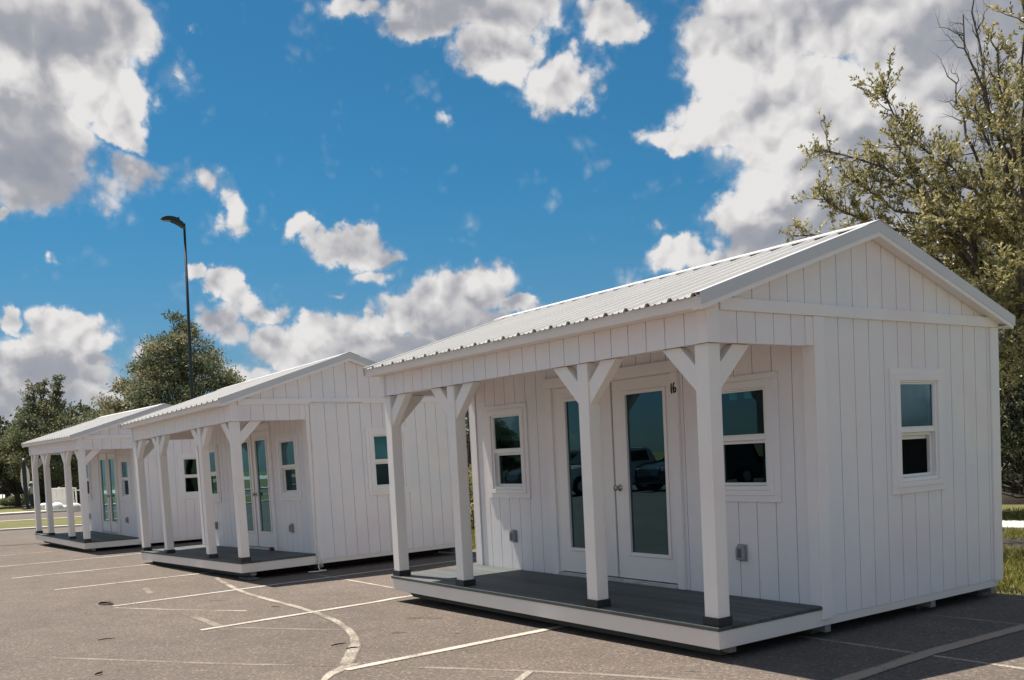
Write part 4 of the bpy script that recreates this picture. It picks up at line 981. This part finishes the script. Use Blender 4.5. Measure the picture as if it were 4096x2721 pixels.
# ------------------------------------------------------------ building behind the oak
def lapped(name, x0, x1, y, z0, z1, parent, material, step=.2):
    m = MB(); z = z0
    while z < z1-1e-3:
        t = min(z+step, z1); m.poly([(x0, y-.018, z), (x1, y-.018, z), (x1, y, t), (x0, y, t)]); m.poly([(x0, y, z), (x0, y-.018, z), (x0, y, t)])
        m.poly([(x0, y, z), (x1, y, z), (x1, y-.018, z), (x0, y-.018, z)]); z = t
    return m.build(name, material, parent)
M['bldg'] = simple('pale_building_siding', (.50,.475,.455), .7, 0, .06, 1.2)
M['bldg_trim'] = simple('pale_building_trim', (.58,.555,.53), .6, 0, .05, 1.2)
M['bldg_base'] = simple('foundation_in_shadow', (.06,.055,.055), .9, 0, .3, 3)  # shadow along the wall foot is put into this dark colour
bl = empty('pale_building', (-13.0, 26.0, 0)); tag(bl, 'large pale building with horizontal siding behind the oak tree', 'building')
lapped('wall', 0, 16, 0, .32, 8.0, bl, M['bldg'], .21)
m = MB(); m.box(0, 16, .001, 18, .32, 8.0); m.build('building_core', M['bldg'], bl)
m = MB(); m.box(.02, 15.9, .03, 17.9, -.05, .319); m.build('foundation', M['bldg_base'], bl)
m = MB(); m.box(-.02, .14, -.035, -.019, .33, 8.0); m.build('corner_board', M['bldg_trim'], bl)
m = MB(); m.box(-.25, 16.2, -.28, 18.2, 8.001, 8.22); m.build('roof', M['bldg_trim'], bl)
m = MB(); m.box(2.3, 2.38, -.10, -.02, .4, 7.99); m.build('downpipe', M['bldg_trim'], bl)

# ------------------------------------------------------------ tall lamp poles
def lamp(base, rot, label):
    root = empty('lamp_post', base, rot); tag(root, label, 'lamp post', 'tall black car park lamp posts')
    m = MB(); m.lathe([(.30,0),(.30,.55),(.28,.62),(.10,.621)], (0,0,-.1), 20); m.build('pole_base', M['concrete'], root, smooth=False)
    m = MB(); m.tube([(0,0,.52),(0,0,6),(0,0,11.50)], [.075,.062,.047], 14); p = m.build('pole', M['pole'], root, smooth=True)
    k = 749.; pr = [(1068,490),(1010,440),(940,395),(940,330),(880,330),(870,352),(830,335),(740,324),(640,325),(530,345),(460,380),(448,405),(456,424),(560,438),(640,446),(700,455),(800,482),(900,520),(985,565),(1068,612)]
    m = MB(); m.prism([(-.15, (x-1070)/k-.04, 11.40+(550-z)/k) for x, z in pr], (.30, 0, 0)); h = m.build('lamp_head', M['pole'], root, bevel=.012)
    m = MB(); m.box(-.12,.12,-.78,-.48,11.522,11.530); m.build('lens', M['outlet'], h)
    return root
lamp((-33.62, 6.50, 0), (-.0225, .006, 0), 'tall black lamp post rising above the middle cabin roof, nearest of the two')
q = apx(146, 1537, 97); lamp((q.x, q.y, q.z-11.55), (-.02, 0, math.pi), 'far black lamp post poking out of the thin topped tree')

# ------------------------------------------------------------ short black post with banner
q = gp(109, 2040); root = empty('short_lamp_post', (q[0], q[1], .03)); tag(root, 'short thick black post topped by a small white ball, on the grass', 'post')
m = MB(); m.lathe([(.27,0),(.27,.10),(.20,.16),(.20,.24),(.13,.30),(.12,.5),(.125,3.1),(.07,3.18),(.02,3.22)], seg=20); m.build('pole', M['fence'], root)
m = MB(); m.lathe([(.005,3.20),(.05,3.22),(.07,3.27),(.05,3.33),(.005,3.35)], seg=14); m.build('ball', M['barrier'], root, smooth=True)
m = MB(); s = [(.13,2.9),(.20,2.75),(.27,2.55),(.30,2.3),(.29,1.9),(.24,1.65),(.16,1.45),(.13,1.4)]
m.prism([(-.02, y, z) for y, z in s], (.03, 0, 0)); m.build('banner', M['barrier'], root)
m = MB(); m.prism([(-.02, -y*.62-.05, z-.15) for y, z in s], (.03, 0, 0)); m.build('banner', M['barrier'], root)

# ------------------------------------------------------------ fence and pale ground beyond
sheet('far_road', [(-165,-120),(-155,140),(-268,140),(-270,-120)], -.02, M['concrete'])
A, Bp = apx(-90, 1985, 152), apx(100, 1985, 152)
dv = Vector((Bp.x-A.x, Bp.y-A.y, 0)); Ln = dv.length; ang = math.atan2(dv.y, dv.x)
root = empty('fence', (A.x, A.y, 0), (0, 0, ang)); tag(root, 'black fence with solid upper boards and open gaps below, at the left edge', 'fence')
m = MB(); m.box(0, Ln, -.03, .03, .62, 1.52); m.build('board_panel', M['fence'], root)
m = MB(); m.box(0, Ln, -.06, .06, 1.525, 1.60); m.build('top_rail', M['fence'], root)
k = 0; x = .1
while x < Ln:
    m = MB(); m.box(x-.055, x+.055, -.06, .06, -.04, .62); m.build('post', M['fence'], root); x += .49

# ------------------------------------------------------------ white water barrier and sandbags
Y0 = apx(243, 2040, 64.5)
root = empty('water_barrier', (Y0.x, Y0.y, .035), (0, 0, math.atan2(rt.y, rt.x)+.05)); tag(root, 'white plastic barrier standing on the pavement behind the farthest cabin', 'barrier')
m = MB(); w = .82
prf = [(-.30,0),(-.30,.10),(-.17,.34),(-.11,.60),(-.10,1.30),(.10,1.30),(.11,.60),(.17,.34),(.30,.10),(.30,0)]
m.prism([(-w, y, z) for y, z in prf], (2*w, 0, 0)); m.build('barrier_body', M['barrier'], root, bevel=.03)
for x in (-.55, -.18, .18, .55):
    m = MB(); m.box(x-.035, x+.035, -.135, -.112, .62, 1.18); m.build('rib', M['barrier'], root, bevel=.01)
m = MB(); m.tube([(0,0,1.29),(0,0,1.36)], [.07,.06], 12); m.build('filler_cap', M['barrier'], root)
m = MB(); m.tube([(w+.02, 0, 1.24), (w+.10, 0, 1.24)], .03, 8); m.tube([(w+.16, 0, .05), (w+.16, 0, 1.27)], .05, 10); m.build('coupling', M['barrier'], root)
for i, (u, v, s, lb) in enumerate(((178,2040,1.0,'white sandbag leaning at the left foot of the white barrier'),(232,2047,1.25,'large white sandbag in front of the middle of the white barrier'),(262,2045,.8,'small white sandbag in front of the white barrier, right of the large one'),(300,2048,1.15,'white sandbag at the right foot of the white barrier'))):
    q = gp(u, v); m = MB(); n = 14; rr2 = random.Random(40+i)
    for a in range(9):
        t = a/8*math.pi*.5
        for k in range(n):
            th = 2*math.pi*k/n; r = s*.36*math.cos(t)**.8*(1+.12*math.sin(3*th+i)+rr2.uniform(-.05,.05)) if a < 8 else .01
            m.v.append((r*math.cos(th)*.7, r*math.sin(th), s*.40*math.sin(t)**1.1))
    for a in range(8):
        for k in range(n): m.f.append((a*n+k, a*n+(k+1)%n, (a+1)*n+(k+1)%n, (a+1)*n+k))
    tag(m.build('sandbag', M['tarp'], smooth=True, loc=(q[0], q[1], .03)), lb, 'sandbag', 'white sandbags round the barrier')
m = MB(); q0, q1 = apx(292, 1963, 72), apx(320, 1962, 72)
root = empty('handrail', (q0.x, q0.y, 0)); tag(root, 'thin white rail at waist height right of the white barrier', 'rail')
m.tube([(0, 0, q0.z), (q1.x-q0.x, q1.y-q0.y, q0.z)], .035, 6); m.build('rail', M['barrier'], root)
for t in (.1, .9):
    m = MB(); m.tube([((q1.x-q0.x)*t, (q1.y-q0.y)*t, 0), ((q1.x-q0.x)*t, (q1.y-q0.y)*t, q0.z-.036)], .025, 6); m.build('post', M['fence'], root)

# ------------------------------------------------------------ person, half hidden by the corner post of the far cabin
M['skin'] = simple('skin', (.30,.17,.11), .55, 0, .1, 8); M['shirt'] = simple('pale_blue_shirt', (.36,.45,.52), .8, 0, .1, 8)
M['trousers'] = simple('dark_trousers', (.03,.045,.06), .85, 0, .2, 8); M['cap'] = simple('white_cap', (.72,.71,.68), .7, 0, .06, 8); M['hair'] = simple('dark_hair', (.02,.015,.012), .6, 0, .2, 30)
def skinned(name, verts, edges, radii, material, parent, sub=2, rootv=0):
    me = bpy.data.meshes.new(name); me.from_pydata(verts, edges, []); o = bpy.data.objects.new(name, me); col.objects.link(o); o.parent = parent
    s = o.modifiers.new('skin', 'SKIN'); s.use_smooth_shade = True
    for i, r in enumerate(radii):
        me.skin_vertices[0].data[i].radius = (r, r) if not isinstance(r, tuple) else r
    me.skin_vertices[0].data[rootv].use_root = True
    b = o.modifiers.new('sub', 'SUBSURF'); b.levels = sub; b.render_levels = sub; me.materials.append(material); return o
q = gp(133, 2036)
def ensure_skin(me):
    if not me.skin_vertices:
        bm = None
root = empty('person', (q[0], q[1], .03), (0, 0, R(-60))); tag(root, 'person in white cap and pale blue shirt, half hidden behind a corner post', 'person')
import bmesh
def body_mesh(name, V, E, Rd, material, sub=2):
    me = bpy.data.meshes.new(name); bm = bmesh.new(); ly = bm.verts.layers.skin.verify(); vs = [bm.verts.new(v) for v in V]
    for a, b in E: bm.edges.new((vs[a], vs[b]))
    for v, r in zip(vs, Rd): v[ly].radius = r if isinstance(r, tuple) else (r, r)
    vs[0][ly].use_root = True
    bm.to_mesh(me); bm.free(); o = bpy.data.objects.new(name, me); col.objects.link(o); o.parent = root
    s = o.modifiers.new('skin', 'SKIN'); s.use_smooth_shade = True
    b = o.modifiers.new('sub', 'SUBSURF'); b.levels = sub; b.render_levels = sub; me.materials.append(material); return o
V = [(0,0,.95),(0,0,1.12),(0,0,1.32),(0,.01,1.45),(0,.0,1.52),(0,-.01,1.60),(0,-.015,1.70),(0,0,1.78),
     (-.17,0,1.42),(-.24,.02,1.20),(-.22,-.10,.98),(-.20,-.16,.90),(.17,0,1.42),(.25,.02,1.20),(.24,-.08,.97),(.23,-.12,.89),
     (-.10,0,.90),(-.11,.0,.50),(-.11,.02,.08),(-.12,-.10,.04),(.10,0,.90),(.12,.0,.50),(.13,.02,.08),(.14,-.10,.04)]
E = [(0,1),(1,2),(2,3),(3,4),(4,5),(5,6),(6,7),(3,8),(8,9),(9,10),(10,11),(3,12),(12,13),(13,14),(14,15),(0,16),(16,17),(17,18),(18,19),(0,20),(20,21),(21,22),(22,23)]
Rd = [(.14,.10),(.13,.095),(.16,.10),(.10,.07),.05,.075,.095,.05,.055,.045,.035,.03,.055,.045,.035,.03,.085,.06,.045,.035,.085,.06,.045,.035]
body_mesh('body', V, E, Rd, M['skin'])
V2 = [(0,0,.93),(0,0,1.12),(0,0,1.32),(0,.01,1.43),(-.18,0,1.415),(-.235,.02,1.23),(.18,0,1.415),(.245,.02,1.23)]
body_mesh('shirt', V2, [(0,1),(1,2),(2,3),(3,4),(4,5),(3,6),(6,7)], [(.155,.115),(.145,.11),(.175,.115),(.11,.08),.068,.058,.068,.058], M['shirt'])
V3 = [(0,0,.93),(-.10,0,.88),(-.11,0,.50),(-.11,.02,.10),(.10,0,.88),(.12,0,.50),(.13,.02,.10)]
body_mesh('trousers', V3, [(0,1),(1,2),(2,3),(0,4),(4,5),(5,6)], [(.15,.11),.098,.074,.062,.098,.074,.062], M['trousers'])
m = MB(); m.lathe([(.108,1.685),(.112,1.72),(.10,1.77),(.07,1.80),(.02,1.815)], seg=18); m.prism([(-.08,-.09,1.688),(-.05,-.20,1.678),(.05,-.20,1.678),(.08,-.09,1.688)], (0,0,.012)); m.build('cap', M['cap'], root, smooth=True)
m = MB(); m.lathe([(.085,1.60),(.102,1.63),(.104,1.684)], (0,.018,0), seg=16); m.build('hair', M['hair'], root, smooth=True)
m = MB()
for s in (-1, 1): m.lathe([(.002,-.010),(.009,-.006),(.011,0),(.009,.006),(.002,.010)], (s*.034,-.098,1.665), 8)
m.build('eyes', M['hair'], root)
m = MB(); m.prism([(-.012,-.10,1.625),(.012,-.10,1.625),(0,-.10,1.66)], (0,-.025,0)); m.build('nose', M['skin'], root, bevel=.005)

# ------------------------------------------------------------ cars across the car park, mirrored in the door glass
def car_paint(name, c):
    m = simple(name, c, .28, 0, .03, 1); m.node_tree.nodes['Principled BSDF'].inputs['Coat Weight'].default_value = .6; return m
M['car_white'] = car_paint('car_paint_white', (.62,.62,.60)); M['car_dark'] = car_paint('car_paint_dark', (.035,.04,.05)); M['car_silver'] = car_paint('car_paint_silver', (.30,.31,.32))
M['tyre'] = simple('tyre_rubber', (.012,.012,.012), .85); M['rim'+'_alloy'] = simple('alloy', (.45,.45,.46), .3, .8); M['car_glass'] = simple('car_glass', (.01,.014,.016), .06); M['lamp_red'] = simple('tail_lamp', (.25,.01,.01), .2); M['lamp_clear'] = simple('head_lamp', (.6,.6,.62), .1)
def suv(loc, rz, paint, label):
    root = empty('parked_car', (*loc, 0), (0, 0, rz)); tag(root, label, 'car', 'cars across the car park')
    prof = [(-2.35,.32),(-2.38,.70),(-2.30,1.02),(-2.12,1.12),(-1.92,1.62),(-1.70,1.72),(.20,1.74),(.45,1.68),(1.10,1.14),(1.95,1.02),(2.28,.88),(2.36,.60),(2.32,.32)]
    me = bpy.data.meshes.new('body'); V, Fc = [], []; n = len(prof)
    secs = ((-.92,0),(-.90,1),(.90,1),(.92,0))
    rows = []
    for y, k in ((-.80,'e'),(-.93,'m'),(.93,'m'),(.80,'e')):
        rows.append([(x, y*(1 if z < 1.15 else .84), z) for x, z in prof])
    b = MB()
    for r in rows: b.v += r
    for i in range(3):
        for k in range(n): b.f.append((i*n+k, i*n+(k+1) % n, (i+1)*n+(k+1) % n, (i+1)*n+k))
    b.f.append(tuple(range(n))); b.f.append(tuple(3*n+k for k in range(n))[::-1])
    b.build('body', paint, root, bevel=.05, smooth=False)
    for s in (-1, 1):
        g = MB(); y = s*.795
        g.prism([(-1.80,y,1.18),(-1.72,y*.97,1.60),(-.62,y*.97,1.62),(-.62,y,1.18)], (0, s*.02, 0)); g.build('side_window', M['car_glass'], root)
        g = MB(); g.prism([(-.52,y,1.18),(-.52,y*.97,1.62),(.30,y*.97,1.60),(.82,y,1.18)], (0, s*.02, 0)); g.build('side_window', M['car_glass'], root)
        g = MB(); g.box(1.85, 2.30, s*.62, s*.90, .78, .90); g.build('headlight', M['lamp_clear'], root, bevel=.02)
        g = MB(); g.box(-2.36, -2.22, s*.70, s*.90, .85, 1.10); g.build('tail_light', M['lamp_red'], root, bevel=.02)
        for x in (-1.45, 1.42):
            g = MB(); nn = 24; g.tube([(x, s*.74, .36), (x, s*.96, .36)], .36, nn); w = g.build('wheel', M['tyre'], root, bevel=.02)
            g = MB(); g.tube([(x, s*.955, .36), (x, s*.972, .36)], [.22,.20], nn); g.build('rim', M['rim_alloy'], w)
    g = MB(); g.prism([(.47,-.70,1.665),(.47,.70,1.665),(1.06,.76,1.175),(1.06,-.76,1.175)], (.03,0,.03)); g.build('windscreen', M['car_glass'], root)
    g = MB(); g.prism([(-1.96,-.68,1.58),(-2.12,-.76,1.15),(-2.12,.76,1.15),(-1.96,.68,1.58)], (-.03,0,.02)); g.build('rear_window', M['car_glass'], root)
    return root
suv((-21.0,-19.4), R(100), M['car_dark'], 'dark car mirrored in the right hand door glass of the nearest cabin')
suv((-24.2,-17.2), R(98), M['car_white'], 'white car mirrored in the left hand door glass of the nearest cabin')
suv((-29.5,-19.2), R(102), M['car_silver'], 'silver car mirrored in the left hand door glass beside the white car')
for i, (x, y, lb) in enumerate(((-59,-34,'tree mirrored in the small left window of the nearest cabin'),)):
    src = [o for o in bpy.data.objects if o.name.startswith('magnolia_tree')][0]
    c = copy_tree(src); c.location = (x, y, 0); c.rotation_euler = (0, 0, i*1.3); c.scale = (.8,.8,.62); c['label'] = lb; c['group'] = 'trees across the car park'; c.name = 'mirrored_tree'
